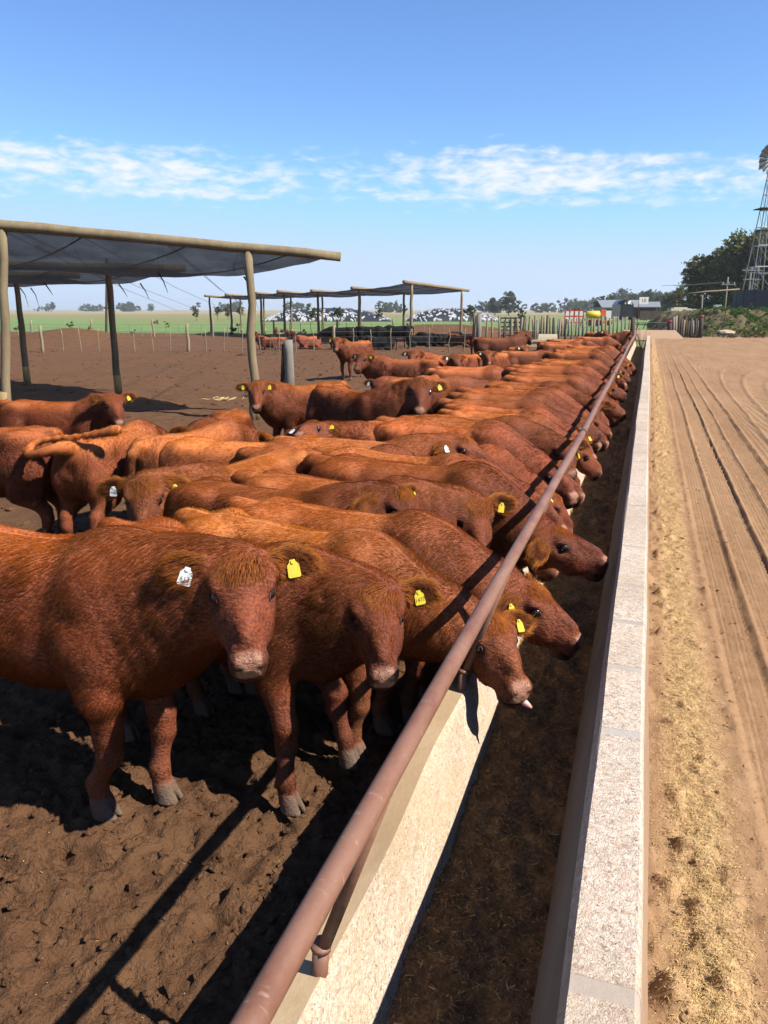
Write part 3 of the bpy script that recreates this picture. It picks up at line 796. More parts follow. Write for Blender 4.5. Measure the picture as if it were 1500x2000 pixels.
def grid_mesh(name, xs, ys, hf, mat):
    X, Y = np.meshgrid(xs, ys, indexing='ij'); Z = hf(X, Y); nx, ny = len(xs), len(ys)
    V = np.stack([X, Y, Z], -1).reshape(-1, 3); i = np.arange(nx*ny).reshape(nx, ny)
    Q = np.stack([i[:-1, :-1], i[1:, :-1], i[1:, 1:], i[:-1, 1:]], -1).reshape(-1, 4)
    return from_np(name, V, Q, mat)
def axis(*segs):
    """segments (start, end, step0, step1) joined"""
    out = []
    for a, b, s0, s1 in segs:
        x = a; L = abs(b-a); sg = 1 if b > a else -1; r_ = []
        while (x-b)*sg < 0:
            r_.append(x); t = abs(x-a)/L; x += sg*(s0+(s1-s0)*t)
        out += r_
    out.append(segs[-1][1]); return np.array(out)

MOUNDS = [(*flat(135, 44)[:2], 3.6, 3.2, .95), (*flat(935, 62)[:2], 8.5, 4.2, 1.35)]
def pen_h(X, Y):
    far = np.hypot(X, Y)
    near = np.clip(1.25-far/14, .25, 1)
    a = fbm(X*12, Y*12, 4, 1, .6); b = fbm(X*33, Y*33, 2, 5, .6); c = fbm(X*2.1, Y*2.1, 3, 9)
    pt = np.clip((fbm(X*1.1+5, Y*1.1, 3, 71)-.38)*4, .18, 1)
    h = (np.clip(a-.40, 0, 1)**1.15*.085*pt+np.clip(b-.5, -.25, 1)*.062*(.45+.55*pt))*near+(c-.5)*.09*np.clip(far/4, .3, 1)
    # trodden hollows: hoof prints
    p = fbm(X*6.2+3, Y*6.2, 2, 21); h = h-np.clip(p-.63, 0, 1)*.26*near
    h = h-.035
    for mx, my, rx, ry, hh in MOUNDS:
        dx = X-mx; dy = Y-my; u = dx*.948+dy*.317; w = -dx*.317+dy*.948
        h = h+hh*np.exp(-(u/rx)**2-(w/ry)**2)
    h = h+.25*np.exp(-((X+7.5)/5)**2-((Y-31)/2.2)**2)
    return h
pen = link('pen_ground', grid_mesh('pen_ground', axis((-.66, -3.9, .015, .015), (-3.9, -9, .03, .12), (-9, -64, .15, 1.3))[::-1],
      axis((.7, 3.6, .015, .015), (3.6, 9, .03, .10), (9, 58, .12, .8)), pen_h, M_SOIL)); tag(pen, kind='structure')

def road_h(X, Y):
    w = (fbm(Y*.2, Y*0+3, 2, 3)-.5)*.08+.008*np.sin(Y*.8)      # wander of the wheel tracks
    curve = np.clip((Y-9)/32, 0, 1)**2*5.0
    x = X-w-curve*np.clip((X-1.6)/2.5, 0, 1)
    n = fbm(X*14, Y*14, 3, 7, .6); g_ = fbm(X*45, Y*45, 2, 12, .6)
    h = (n-.5)*.018+(g_-.5)*.008+(fbm(X*1.2, Y*1.2, 3, 31)-.5)*.05
    fade = np.clip(1.35-Y/34, .15, 1)
    def track(c, wd, depth, ribs, lug):
        u = (x-c)/wd
        ins = np.clip((1-np.abs(u))*8, 0, 1)
        prof = -depth*ins
        rib = .008*np.cos(u*math.pi*ribs)*ins*(np.abs(u) < .92)
        lugp = .012*np.clip(np.sin((Y+np.abs(u)*.08)*math.pi*2/.075)*2, -1, 1)*np.clip((np.abs(u)-.72)*8, 0, 1)*ins*lug
        berm = .013*np.exp(-((np.abs(u)-1.14)/.16)**2)*lug*(.5+fbm(X*12, Y*5, 2, 81))
        return (prof+rib+lugp+berm)*fade
    h = h*(1-.55*np.exp(-((x-.80)/.20)**2))
    for c, wd, dp, rb, lg in ((.66, .105, .010, 7, .4), (.92, .12, .018, 8, 1.), (1.17, .10, .010, 6, .5), (1.42, .13, .020, 8, .9), (1.72, .13, .012, 8, .6), (2.02, .14, .018, 8, .9), (2.36, .14, .012, 8, .6), (2.75, .17, .026, 8, 1.), (3.2, .18, .016, 8, .6), (3.7, .2, .03, 7, 1.), (4.6, .3, .04, 6, 1.)):
        h = h+track(c, wd, dp, rb, lg)
    # loose, lumpy strip of soil and spilled feed beside the wall
    s_ = np.exp(-((X-.33)/.15)**2); h = h+s_*((fbm(X*22, Y*22, 3, 17)-.42)*.03+.006)
    cl = np.clip(fbm(X*10, Y*10, 3, 41)-.60, 0, 1)*np.clip((.62-X)*3, 0, 1); h = h+cl*.22
    return h-.01
road = link('road', grid_mesh('road', axis((.10, 1.5, .012, .014), (1.5, 4, .02, .06), (4, 46, .08, 1.6)), axis((.5, 4.2, .014, .016), (4.2, 14, .02, .08), (14, 64, .1, .7)), road_h, M_ROAD)); tag(road, kind='structure')

def base_h(X, Y):
    d = np.hypot(X, Y); return -.16+np.zeros_like(X)+np.clip((d-70)/400, 0, 1)*(fbm(X*.01, Y*.01, 3, 2)-.5)*1.2
gx = np.concatenate([-np.geomspace(2, 6000, 60)[::-1], [0], np.geomspace(2, 6000, 60)])
ground = link('ground', grid_mesh('ground', gx, gx+0, base_h, M_FIELD)); tag(ground, kind='structure')

# ---------------------------------------------------------------- feed trough: road-side wall in blocks, cow-side wall, floor, feed
Y0, Y1 = .45, 42.0
def prism(mb, prof, y0, y1, n, wob=.0, mi=0, seed=1, cap=True):
    """section in x-z swept along y with a little hand-made unevenness"""
    ys = np.linspace(y0, y1, n+1); m = len(prof); vs = []
    for i, y in enumerate(ys):
        for j, (x, z) in enumerate(prof):
            dx = (float(vnoise(y*1.7, j*3.3, seed))-.5)*wob+(float(vnoise(y*.22, 1.5, seed+5))-.5)*wob*2.2
            dz = (float(vnoise(y*1.9+7, j*3.3, seed+2))-.5)*wob
            vs.append((x+dx, y, z+dz))
    fs = [(i*m+j, i*m+(j+1) % m, (i+1)*m+(j+1) % m, (i+1)*m+j) for i in range(n) for j in range(m)]
    if cap: fs += [tuple(range(m))[::-1], tuple(range(n*m, n*m+m))]
    mb.add(vs, fs, mi)
trough = empty('feed_trough', (-.3, 1, 0)); tag(trough, 'long concrete feed trough running from the foreground to the far gate', 'trough')
trough.location = (0, 0, 0)
# cow-side wall
mb = MB(); prism(mb, [(-.605, .384), (-.715, .374), (-.72, -.10), (-.50, -.10), (-.50, .03), (-.535, .125), (-.592, .366)], Y0, Y1, 300, .022, 0, 3)
inner = mb.build('inner_wall', [M_CONC_IN, M_CONC_TOP], trough, True)
mi = np.zeros(len(inner.data.polygons), np.int32); _j = np.arange(len(mi)) % 7; mi[(_j == 0) | (_j == 1)] = 1
inner.data.polygons.foreach_set('material_index', mi); inner.data.set_sharp_from_angle(angle=R(28))
# floor of the trough
mb = MB(); prism(mb, [(-.49, .02), (-.49, -.08), (-.13, -.08), (-.13, .02)], Y0, Y1-.02, 60, 0); mb.build('trough_floor', M_CONC_TOP, trough)
# road-side wall: core with a rendered skirt on the road side, capped by blocks with mortar joints
mb = MB(); prism(mb, [(-.055, .585), (-.145, .10), (-.15, -.10), (.150, -.10), (.108, .585)], Y0, Y1, 200, .010, 0, 8)
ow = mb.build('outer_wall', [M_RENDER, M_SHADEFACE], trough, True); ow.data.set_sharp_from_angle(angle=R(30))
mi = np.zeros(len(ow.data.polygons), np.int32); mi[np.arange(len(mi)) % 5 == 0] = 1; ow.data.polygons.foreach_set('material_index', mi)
y = Y0; i = 0
while y < Y1:
    L = random.choice((.42, .62, .80, .95)) if y < 16 else 2.6
    j = .035*random.uniform(.8, 1.3)
    mb = MB(); wx = 0; dz = 0
    prism(mb, [(-.042+wx, .630+dz), (-.047+wx, .622+dz), (-.060+wx, .575), (.096+wx, .575), (.088+wx, .618+dz), (.080+wx, .630+dz)], y, min(y+L, Y1), 12 if y < 16 else 14, .007, 0, 20)
    mb.build('coping_block', M_CONC, trough)
    if y < 16:
        mb = MB(); prism(mb, [(-.0415, .6292), (-.0465, .6215), (-.0595, .575), (.0955, .575), (.0875, .6175), (.0795, .6292)], y+L-.012, y+L+j+.012, 3, .007, 0, 20); mb.build('mortar_joint', M_MORT, trough)
    y += L+(j if y < 16 else .02); i += 1
# rail: steel pipe on leaning posts
PX, PZ = -.433, .97
rail = empty('neck_rail', (PX, 1, .38)); tag(rail, 'rusty painted steel pipe rail above the cow side of the trough', 'rail')
rail.location = (0, 0, 0)
mb = MB(); ys = np.linspace(.35, 44.5, 120)
pts = [(PX+(float(vnoise(y*.16, .5, 3))-.5)*.05*min(1, y/8)-.0025*max(0, y-10), y, PZ+(float(vnoise(y*.35, 2.5, 6))-.5)*.05*min(1, y/6)) for y in ys]
mb.tube(pts, .0240, 20); mb.build('pipe', M_PIPE, rail, True)
def pipe_x(y): return float(np.interp(y, ys, [p[0] for p in pts])), float(np.interp(y, ys, [p[2] for p in pts]))
for k, y in enumerate(list(np.arange(1.36, 42, 1.5))):
    px, pz = pipe_x(y+.02); mb = MB()
    mb.tube([(-.622, y, .30), (-.610, y, .46)], .020, 10); mb.tube([(-.610, y, .44), (px, y+.01, pz-.012)], .016, 10)
    mb.tube([(-.611, y, .455), (-.609, y, .468)], .025, 12)
    mb.build('rail_post', M_PIPE, rail, True)
for y in (6.3, 12.5, 18.6, 24.7, 31): 
    px, pz = pipe_x(y); mb = MB(); mb.tube([(px, y-.035, pz), (px, y+.035, pz)], .0285, 18); mb.build('pipe_joint', M_WOODD, rail, True)

# feed lying in the trough
def feed_mat():
    k = NM('mixed_feed'); co = k.coord(); n1 = k.noise(co, 8, 6, .7); n2 = k.noise(co, 60, 5, .7)
    c = k.ramp(k.math('ADD', k.math('MULTIPLY', n1, .5), k.math('MULTIPLY', n2, .5)), [(.33, (.0863, .0443, .0207)), (.5, (.2591, .1371, .0598)), (.68, (.5426, .2986, .1161))])
    k.bsdf(c, .95, k.bump(n2, .9, .02), .1); return k.m
M_FEED = feed_mat()
def feed_h(X, Y):
    e = np.clip((X+.545)/.10, 0, 1); return .055+.05*np.clip((-.30-X)/.25, 0, 1)+(fbm(X*13, Y*13, 4, 51, .6)-.5)*.085+(fbm(X*2, Y*2, 2, 55)-.5)*.05-(1-e)*0
feed = link('mixed_feed', grid_mesh('mixed_feed', axis((-.575, -.125, .012, .012)), axis((.45, 5, .014, .02), (5, 41.9, .03, .3)), feed_h, M_FEED)); tag(feed, 'dark chopped silage and grain feed lying along the trough floor', 'feed', kind='stuff')
def chip_mats():
    return [simple_mat('straw_chip', (.5100, .3283, .1228), .8, .3, 30, 0), simple_mat('pale_chip', (.6330, .4591, .2138), .8, .3, 30, 0), simple_mat('brown_chip', (.2449, .1317, .0496), .85, .3, 30, 0)]
CH = chip_mats()
def chips(name, n, xf, yf, hf, size, mats, label, cat, lift=.004, p=(.4, .3, .3), seed=3):
    rg = np.random.default_rng(seed); x = xf(rg, n); y = yf(rg, n); z = hf(x, y)+lift*rg.random(n)
    a = rg.random(n)*math.pi*2; L = size*(.4+1.4*rg.random(n)**2.2); w = size*.16*(.5+1.1*rg.random(n)); tl = rg.normal(0, .35, n)
    dx = np.stack([np.cos(a)*np.cos(tl), np.sin(a)*np.cos(tl), np.sin(tl)], 1); dy = np.stack([-np.sin(a), np.cos(a), rg.normal(0, .4, n)], 1)
    c = np.stack([x, y, z+np.abs(np.sin(tl))*L*.5], 1); up = np.cross(dx, dy)
    v = []
    for sx, sy, sz in ((-1, -1, 0), (1, -.5, 0), (1, .5, 0), (-1, 1, 0), (0, 0, 1)):
        v.append(c+dx*(sx*L*.5)[:, None]+dy*(sy*w*.5)[:, None]+up*(sz*w*.35)[:, None])
    V = np.stack(v, 1).reshape(-1, 3); b = (np.arange(n)*5)[:, None]
    F = np.concatenate([b+np.array([[0, 1, 4]]), b+np.array([[1, 2, 4]]), b+np.array([[2, 3, 4]]), b+np.array([[3, 0, 4]])])
    me = from_np(name, V, F, None, False)
    for m in mats: me.materials.append(m)
    m_ = rg.choice(len(mats), n, p=p); me.polygons.foreach_set('material_index', np.tile(m_, 4).astype(np.int32))
    return tag(link(name, me), label, cat, kind='stuff')
def ydist(a, b, pw): return lambda rg, n: a+(b-a)*rg.random(n)**pw
chips('feed_chips', 26000, lambda r, n: -.55+.42*r.random(n), ydist(.5, 9, 1.7), feed_h, .016, CH, 'loose pale and brown chips scattered over the trough feed', 'feed', .012, (.25, .05, .70), 5)
chips('spilled_feed', 150000, lambda r, n: .335+r.normal(0, .050, n)*(1+1.2*r.random(n)**2), ydist(.55, 26, 2.0), lambda x, y: road_h(x, y), .0100, CH, 'strip of spilled straw and grain along the foot of the wall', 'straw', .006, (.42, .45, .13), 6)
chips('road_litter', 2600, lambda r, n: .16+1.4*r.random(n)**1.3, ydist(.55, 12, 1.6), lambda x, y: road_h(x, y), .013, CH, 'thin scatter of straw bits across the tracks of the road', 'straw', .004, (.4, .45, .15), 7)
chips('pen_litter', 1600, lambda r, n: -.75-6*r.random(n)**1.5, ydist(.9, 14, 1.6), lambda x, y: pen_h(x, y), .014, CH, 'few straw bits trodden into the soil of the pen', 'straw', .004, (.4, .2, .4), 8)
mb = MB(); p0 = Vector((.74, 1.62, 0)); p1 = Vector((.865, 1.60, 0))
mb.tube([(p0.x, p0.y, float(road_h(np.array(p0.x), np.array(p0.y)))+.012), (p1.x, p1.y, float(road_h(np.array(p1.x), np.array(p1.y)))+.014)], [.006, .0045], 6)
tag(mb.build('dry_stalk', CH[0]), 'single dry yellow stalk lying on the road by the wheel track', 'stalk')
# soil clods on pen and road
_clod = []
for i in range(5):
    bm = bmesh.new(); bmesh.ops.create_icosphere(bm, subdivisions=1, radius=1)
    for v in bm.verts: v.co *= random.uniform(.6, 1.25); v.co.z *= .7
    bm.verts.index_update(); _clod.append((np.array([v.co[:] for v in bm.verts]), np.array([[q.index for q in f.verts] for f in bm.faces]))); bm.free()
def clods(name, n, xf, yf, hf, s0, s1, mat, label, seed):
    rg = np.random.default_rng(seed); x = xf(rg, n); y = yf(rg, n); z = hf(x, y); Vs = []; Fs = []; b = 0
    for i in range(n):
        v, f = _clod[i % 5]; s = s0+(s1-s0)*rg.random()**3; a = rg.random()*6.28; ca, sa = math.cos(a), math.sin(a)
        q = v*s*np.array([1, .6+.5*rg.random(), .8]); q = np.stack([q[:, 0]*ca-q[:, 1]*sa, q[:, 0]*sa+q[:, 1]*ca, q[:, 2]], 1)+np.array([x[i], y[i], z[i]])
        Vs.append(q); Fs.append(f+b); b += len(v)
    return tag(link(name, from_np(name, np.concatenate(Vs), np.concatenate(Fs), mat, False)), label, 'soil', kind='stuff')
clods('soil_clods', 11000, lambda r, n: -.72-4.2*r.random(n)**1.2, ydist(.9, 8, 1.5), pen_h, .005, .030, M_SOIL, 'crumbly clods of dark trodden soil in the near pen', 21)
clods('pen_dung', 5200, lambda r, n: -2.5-26*r.random(n)**1.3, ydist(5, 46, 1.5), pen_h, .015, .085, M_SOIL, 'scattered lumps of dried dung and soil over the open pen', 23)
clods('road_clods', 900, lambda r, n: .17+.75*r.random(n)**1.3, ydist(.55, 9, 1.5), road_h, .003, .019, M_ROAD, 'small clods of tan soil beside the wall on the road', 22)
# ---------------------------------------------------------------- the herd
def cow(name_pose, xy, rz, sc, label, tags='', hero=0, group=None, texts=None, seed=0, dark=False, hairs=None, name='cow', z=None, tint=None):
    """one animal of its own pose. hero 2: closest, 1: middle, 0: distant"""
    h, rf, n, rad, ln = {2: (.018, 1, 85000, .0007, .029), 1: (.021, 0, 32000, .0011, .030), 0: (.026, 0, 0, .002, .03)}[hero]
    t = CowType(name_pose, h, rf, n if hairs is None else hairs, rad, ln, seed, dark)
    zz = float(pen_h(np.array([xy[0]]), np.array([xy[1]]))[0])*.5-.005 if z is None else z
    return t, t.place(name, (xy[0], xy[1], zz), R(rz), sc, label, group, tags, texts=texts, tint=tint)

# --- the nearest animals
t, o = cow(Pose((.86, -.07, .985), yaw=-58, pitch=37, legs={'fr': (-.10, .05), 'fl': (.05, -.05), 'hr': (.05, 0)}, ear=2, fat=.90, hs=.80), (-2.18, 2.22), 0, 1.12,
    'nearest cow, shaggy and staring at the camera with its whole body side-on', 'Rw Ly', 2, texts={'Rw': '613'}, seed=1, tint=(1.05, 1.0, 1.0))
t, o = cow(Pose((.76, -.02, .895), yaw=-54, pitch=40, legs={'fr': (.10, -.09), 'fl': (.14, .04)}, ear=4, fat=.84, hs=.82), (-1.62, 2.68), -10, 1.0,
    'dark red cow with white and yellow tags, head lowered beside the rail post', 'Rw Ly', 2, texts={'Ly': '1477'}, seed=2, tint=(0.8, 0.76, 0.78))
t, o = cow(Pose((.88, .10, .66), yaw=-40, pitch=24, ear=15, fat=.86), (-1.43, 3.02), -9, 1.0,
    'golden-faced calf poking its tongue out under the rail over the trough', 'Ly', 2, seed=3, tint=(1.12,1.28,1.12))
mb = MB(); q = [t.p.hw((.372+.013*i, .022+.010*i, -.128-.004*i)) for i in range(5)]
mb.tube([tuple(v) for v in q], [.013, .014, .013, .010, .005], 10); tg = mb.build('tongue', M_TONGUE, o, True)
t, o = cow(Pose((.86, .06, .68), yaw=-8, pitch=30, ear=14, fat=.86), (-1.30, 3.34), -3, 1.0,
    'red cow in profile just behind the golden-faced calf, yellow tag low on its cheek', 'Ry', 2, seed=4, tint=(0.95, 0.95, 0.95))
t, o = cow(Pose((.70, .05, 1.0), yaw=-24, pitch=34, ear=18, fat=.9), (-1.88, 3.68), -2, 1.0,
    'dark cow seen from behind its ears with a small round yellow button tag', 'Lyb', 2, seed=5, tint=(0.6, 0.56, 0.6))
t, o = cow(Pose((.77, .04, .90), yaw=-62, pitch=46, ear=10, fat=.88), (-1.60, 3.98), 0, 1.0,
    'cow with a tousled forehead bowed towards the camera left of the rail, yellow tag', 'Ly', 2, seed=6, tint=(0.85, 0.85, 0.85))
t, o = cow(Pose((.80, -.03, .66), yaw=0, pitch=14, ear=20, fat=.88), (-1.28, 4.36), -3, 1.05,
    'dark cow in profile with a bare cheek and open eye beyond the rail', '', 2, seed=7, tint=(0.72, 0.66, 0.68))
t, o = cow(Pose((.83, -.05, .99), yaw=38, pitch=44, ear=14, fat=.9), (-2.38, 4.32), -100, 1.0,
    'cow peering over the back of the nearest cow with white and yellow tags', 'Rw Ly', 2, texts={'Rw': '906'}, seed=8, tint=(0.95, 1.05, 1.0))
# --- second rank behind them
t, o = cow(Pose((.74, .05, .99), yaw=-30, pitch=22, ear=10, fat=.92), (-1.98, 5.35), 8, 1.0,
    'cow with a pink nose looking across the row, yellow tag beside the rail', 'Ly Rw', 1, seed=9)
t, o = cow(Pose((.76, .12, 1.0), yaw=82, pitch=-4, roll=8, ear=4, fat=.92), (-1.80, 5.98), 192, 1.0,
    'cow lifting its nose above the herd with a white and a yellow tag', 'Rw Ly', 1, seed=10)
t, o = cow(Pose((.78, .05, 1.03), yaw=55, pitch=42, ear=6), (-4.18, 9.27), 240, 1.0,
    'calf standing before the shade post and facing the camera square on', 'Ry Ly', 1, seed=11)
t, o = cow(Pose((.80, .2, 1.10), yaw=-40, pitch=34, ear=10), (-2.95, 7.80), -36, 1.1,
    'dark-headed cow standing behind the row with its rump to the open pen', 'Ly', 1, seed=12, tint=(0.7, 0.66, 0.66))
t, o = cow(Pose((.72, -.2, 1.05), yaw=-55, pitch=42, ear=-8), (-6.05, 6.85), 16, .97,
    'cow under the near shade with one ear up and a yellow tag', 'Ly', 1, seed=13)
curl = [(-.63, 0, .95), (-.70, -.03, .97), (-.75, -.15, .93), (-.74, -.26, .90), (-.66, -.33, .93), (-.60, -.29, 1.0), (-.58, -.05, 1.02), (-.58, .20, 1.05), (-.57, .40, 1.10)]
curl = [(a, -b, c) for a, b, c in curl]
_c = np.array(curl); _t = np.linspace(0, len(_c)-1, 25)
curl = [tuple(sum(w*_c[min(len(_c)-1, max(0, int(math.floor(q))+j))] for j, w in zip((-1, 0, 1, 2), ((1-f)**3/6, (3*f**3-6*f*f+4)/6, (-3*f**3+3*f*f+3*f+1)/6, f**3/6)))) for q in _t for f in (q-math.floor(q),)]
t, o = cow(Pose((.80, .0, .80), yaw=5, pitch=50, tail=curl), (-4.05, 5.20), 97, 1.0, 'cow seen from behind swinging its curled tail over its back', '', 1, seed=14, tint=(1.1, 1.15, 1.1))
t, o = cow(Pose((.80, .05, .85), yaw=10, pitch=45), (-3.42, 5.38), 82, 1.0, 'cow seen from behind next to the one swinging its tail', '', 1, seed=15, tint=(1.15, 1.25, 1.2))
t, o = cow(Pose((.80, .0, .72), yaw=0, pitch=50), (-2.78, 5.02), 8, 1.0, 'light brown cow standing side-on between rump-turned cows', '', 1, seed=16, tint=(1.35, 1.5, 1.4))
t, o = cow(Pose((.82, .0, .70), yaw=5, pitch=55, tail='side'), (-1.98, 4.86), 16, 1.0, 'cow with its thin tail hanging to the side behind the feeding row', '', 1, seed=17)
t, o = cow(Pose((.80, -.1, .70), yaw=-15, pitch=50), (-4.95, 4.62), 196, 1.05, 'cow cut by the edge of the picture with only its hindquarters showing', '', 1, seed=18)
t, o = cow(Pose((.78, 0, .98), yaw=10, pitch=40), (-3.75, 6.35), -75, .95, 'calf mostly hidden behind two rumps, only its ears showing', 'Lw', 1, seed=19)
# --- loose animals further back
t, o = cow(Pose((.82, .0, .85), yaw=0, pitch=40), (-2.75, 10.1), 22, 1.05, 'cow walking up to the row behind the dark-headed cow', '', 1, hairs=9000, seed=20)
t, o = cow(Pose((.80, .1, 1.0), yaw=30, pitch=42), (-3.15, 10.6), -110, 1.0, 'calf with a white tag peeping over the back of the dark-headed cow', 'Rw', 1, hairs=9000, seed=21)
TF = CowType(Pose((.74, .1, 1.05), yaw=62, pitch=38, ear=6), .024, 0, 7000, .0028, .034, 30)      # facing the camera, body to the right
TG = CowType(Pose((.78, .0, 1.06), yaw=30, pitch=42, ear=6), .024, 0, 7000, .0028, .034, 31)
TH = CowType(Pose((.80, .0, .74), yaw=0, pitch=50, ear=12), .024, 0, 7000, .0028, .034, 32)
gl = 'loose cows standing out in the pen'
def pz(x, y): return float(pen_h(np.array([x]), np.array([y]))[0])-.01
TF.place('cow', (-4.35, 14.2, pz(-4.35, 14.2)), R(195), 1.05, 'cow facing the camera from the middle of the pen, body to the right', gl, 'Rw Ly')
TG.place('cow', (-7.95, 21.1, pz(-7.9, 21.1)), R(-105), 1.08, 'dark-chested cow farthest out in the pen beside the one facing the camera', gl, 'Ry')
TF.place('cow', (-4.05, 16.35, pz(-4, 16.35)), R(212), 1.05, 'cow standing in the pen before the lying black cattle, face to the camera', gl, 'Rw')
TG.place('cow', (-3.6, 15.4, pz(-3.6, 15.4)), R(-80), 1.0, 'cow close against its neighbour behind the row, light ear towards the camera', gl, 'Rw')
TH.place('cow', (-2.75, 12.6, pz(-2.7, 12.6)), R(14), 1.0, 'plain red cow crossing behind the middle of the row', gl, 'Ly')
TH.place('cow', (-2.9, 13.6, pz(-2.9, 13.6)), R(30), 1.0, 'second red cow crossing behind the row, nearer the pen gate', gl, '')
TQ = CowType(Pose((.74, .16, 1.12), yaw=-50, pitch=40, ear=4), .024, 0, 7000, .003, .034, 33)
TQ.place('cow', (-4.25, 23.6, pz(-4.2, 23.6)), R(20), 1.14, 'tall dark cow with a pale muzzle standing behind the far row', gl, 'Rw', tint=(.5, .45, .47))
TG.place('cow', (-3.2, 20.6, pz(-3.2, 20.6)), R(-70), .95, 'calf with a white tag before the tall dark cow', gl, 'Rw')
TG.place('cow', (-3.35, 18.3, pz(-3.3, 18.3)), R(-95), .95, 'calf with its face down behind the far row', gl, 'Rw')
TH.place('cow', (-2.75, 19.3, pz(-2.7, 19.3)), R(25), 1.0, 'red cow queuing behind the far part of the row', gl, 'Lw')

# --- the feeding row: heads down in the trough
row_types = []
for i, (px_, py_, pz_, yw, pt, ea, ft) in enumerate(((.86, .00, .62, 0, 52, 14, .90), (.85, .05, .66, 12, 40, 18, .92), (.87, -.05, .58, -14, 60, 10, .88), (.84, .02, .70, -20, 34, 16, .92),
                                           (.88, .00, .60, 6, 44, 22, .95), (.80, .03, .72, -38, 26, 8, .9), (.86, -.02, .64, -6, 30, 14, .86), (.80, -.08, .80, -72, 36, 8, .88), (.84, .06, .74, 24, 12, 14, .9))):
    row_types.append(CowType(Pose((px_, py_, pz_), yaw=yw, pitch=pt, ear=ea, fat=ft*.86, wool=1.2), .021, 0, 30000, .0012, .028, 40+i))
rr = random.Random(5); y = 4.76; k = 0; order = []
row_y = []
while y < 21.6: row_y.append(y); y += rr.uniform(.33, .425)
ordinal = ['first', 'second', 'third', 'fourth', 'fifth', 'sixth', 'seventh', 'eighth', 'ninth', 'tenth', 'eleventh', 'twelfth', 'thirteenth', 'fourteenth', 'fifteenth', 'sixteenth', 'seventeenth', 'eighteenth', 'nineteenth', 'twentieth']
ordinal += ['twenty-'+q for q in ordinal[:9]]+['thirtieth']+['thirty-'+q for q in ordinal[:9]]+['fortieth']+['forty-'+q for q in ordinal[:9]]
for k, y in enumerate(row_y):
    t = row_types[{3: 5, 5: 7, 9: 8, 14: 7, 20: 8, 26: 7}.get(k, (k*3+rr.randint(0, 2)) % 7)]
    x = -1.37+rr.uniform(-.16, .07); s = rr.uniform(.90, 1.04)
    tg_ = rr.choice(['Ly', 'Ly Rw', 'Ly Rw', 'Ry', 'Rw', ''])
    lab = 'red cow feeding head down, %s in the packed row past the bare-cheeked cow' % ordinal[k]
    t.place('cow', (x, y, pz(x, y)*.4), R(rr.uniform(-8, 8)), s, lab, 'cows feeding in the row' if k < 10 else 'cows in the far part of the feeding row', tg_)
# --- animals past the end of the row
gt = 'cows past the far end of the row'
for (x, y, a, tt, lab, tg_) in ((-2.3, 23.2, 12, TH, 'red cow standing behind the last feeding cows', ''), (-2.5, 24.6, 5, TH, 'light-backed cow beyond the last feeding cows', 'Ly'), (-2.2, 26.0, -4, TH, 'cow side-on halfway to the round drinker cap', ''),
                                (-2.6, 27.6, 8, TH, 'dark-rumped cow beside the round drinker cap', ''), (-1.75, 29.2, 15, TH, 'cow side-on at the last stretch of rail', 'Ly'), (-1.95, 31.6, -60, TG, 'cow looking back at the camera at the end of the trough', 'Ly Rw'), (-1.45, 31.3, -20, TF, 'cow turned to the rail at the end of the trough', 'Ly')):
    tt.place('cow', (x, y, pz(x, y)), R(a), 1.0, lab, gt, tg_)

# --- black and red cattle resting under the far shade
BK = CowType(Pose((.80, .0, .80), yaw=10, pitch=42), .028, 0, 0, seed=50, dark=True)
BL = CowType(Pose((.74, .12, .66), yaw=25, pitch=25, lying=True), .028, 0, 0, seed=51, dark=True)
RL = CowType(Pose((.72, -.15, .62), yaw=-30, pitch=30, lying=True), .028, 0, 0, seed=52)
def far(t, u, v, a, s, lab, g_, **kw):
    p = gr(u, v); return t.place('cow', (p.x, p.y, pz(p.x, p.y)+.02), R(a), s, lab, g_, kw.get('tags', ''), eyes=False)
gb = 'black cattle under the far shade'
far(BK, 664, 682, 200, 1.12, 'black cow standing at the end of the group, rump to the pen', gb)
far(BK, 724, 681, 15, 1.12, 'black cow standing second in line under the far shade', gb)
far(BK, 776, 681, 190, 1.14, 'black cow standing third in line under the far shade', gb)
for (u, v, a, lab) in ((700, 681, 20, 'black cow lying in front of the gap between standing black cows'), (745, 682, 200, 'black cow lying at the feet of the standing black cows'), (817, 677, 20, 'black cow lying directly right of the standing black cows'),
                       (845, 675, 160, 'black cow lying in the middle of the resting group'), (872, 674, 30, 'black cow with a white blaze lying by the fence'), (908, 673, 190, 'black cow lying behind the brown one near the corral post')):
    far(BL, u, v, a, 1.05, lab, gb)
gb2 = 'red cattle lying in the far pen'
far(RL, 532, 682, 195, 1.05, 'red cow lying alone left of the far shade posts', gb2)
far(RL, 606, 680, 250, 1.05, 'red cow lying with its back to the camera left of the black cattle', gb2)
far(RL, 680, 679, 30, 1.0, 'red calf resting among the black cattle legs', gb2)
far(RL, 902, 676, 170, 1.05, 'brown cow lying beside the corral post', gb2)
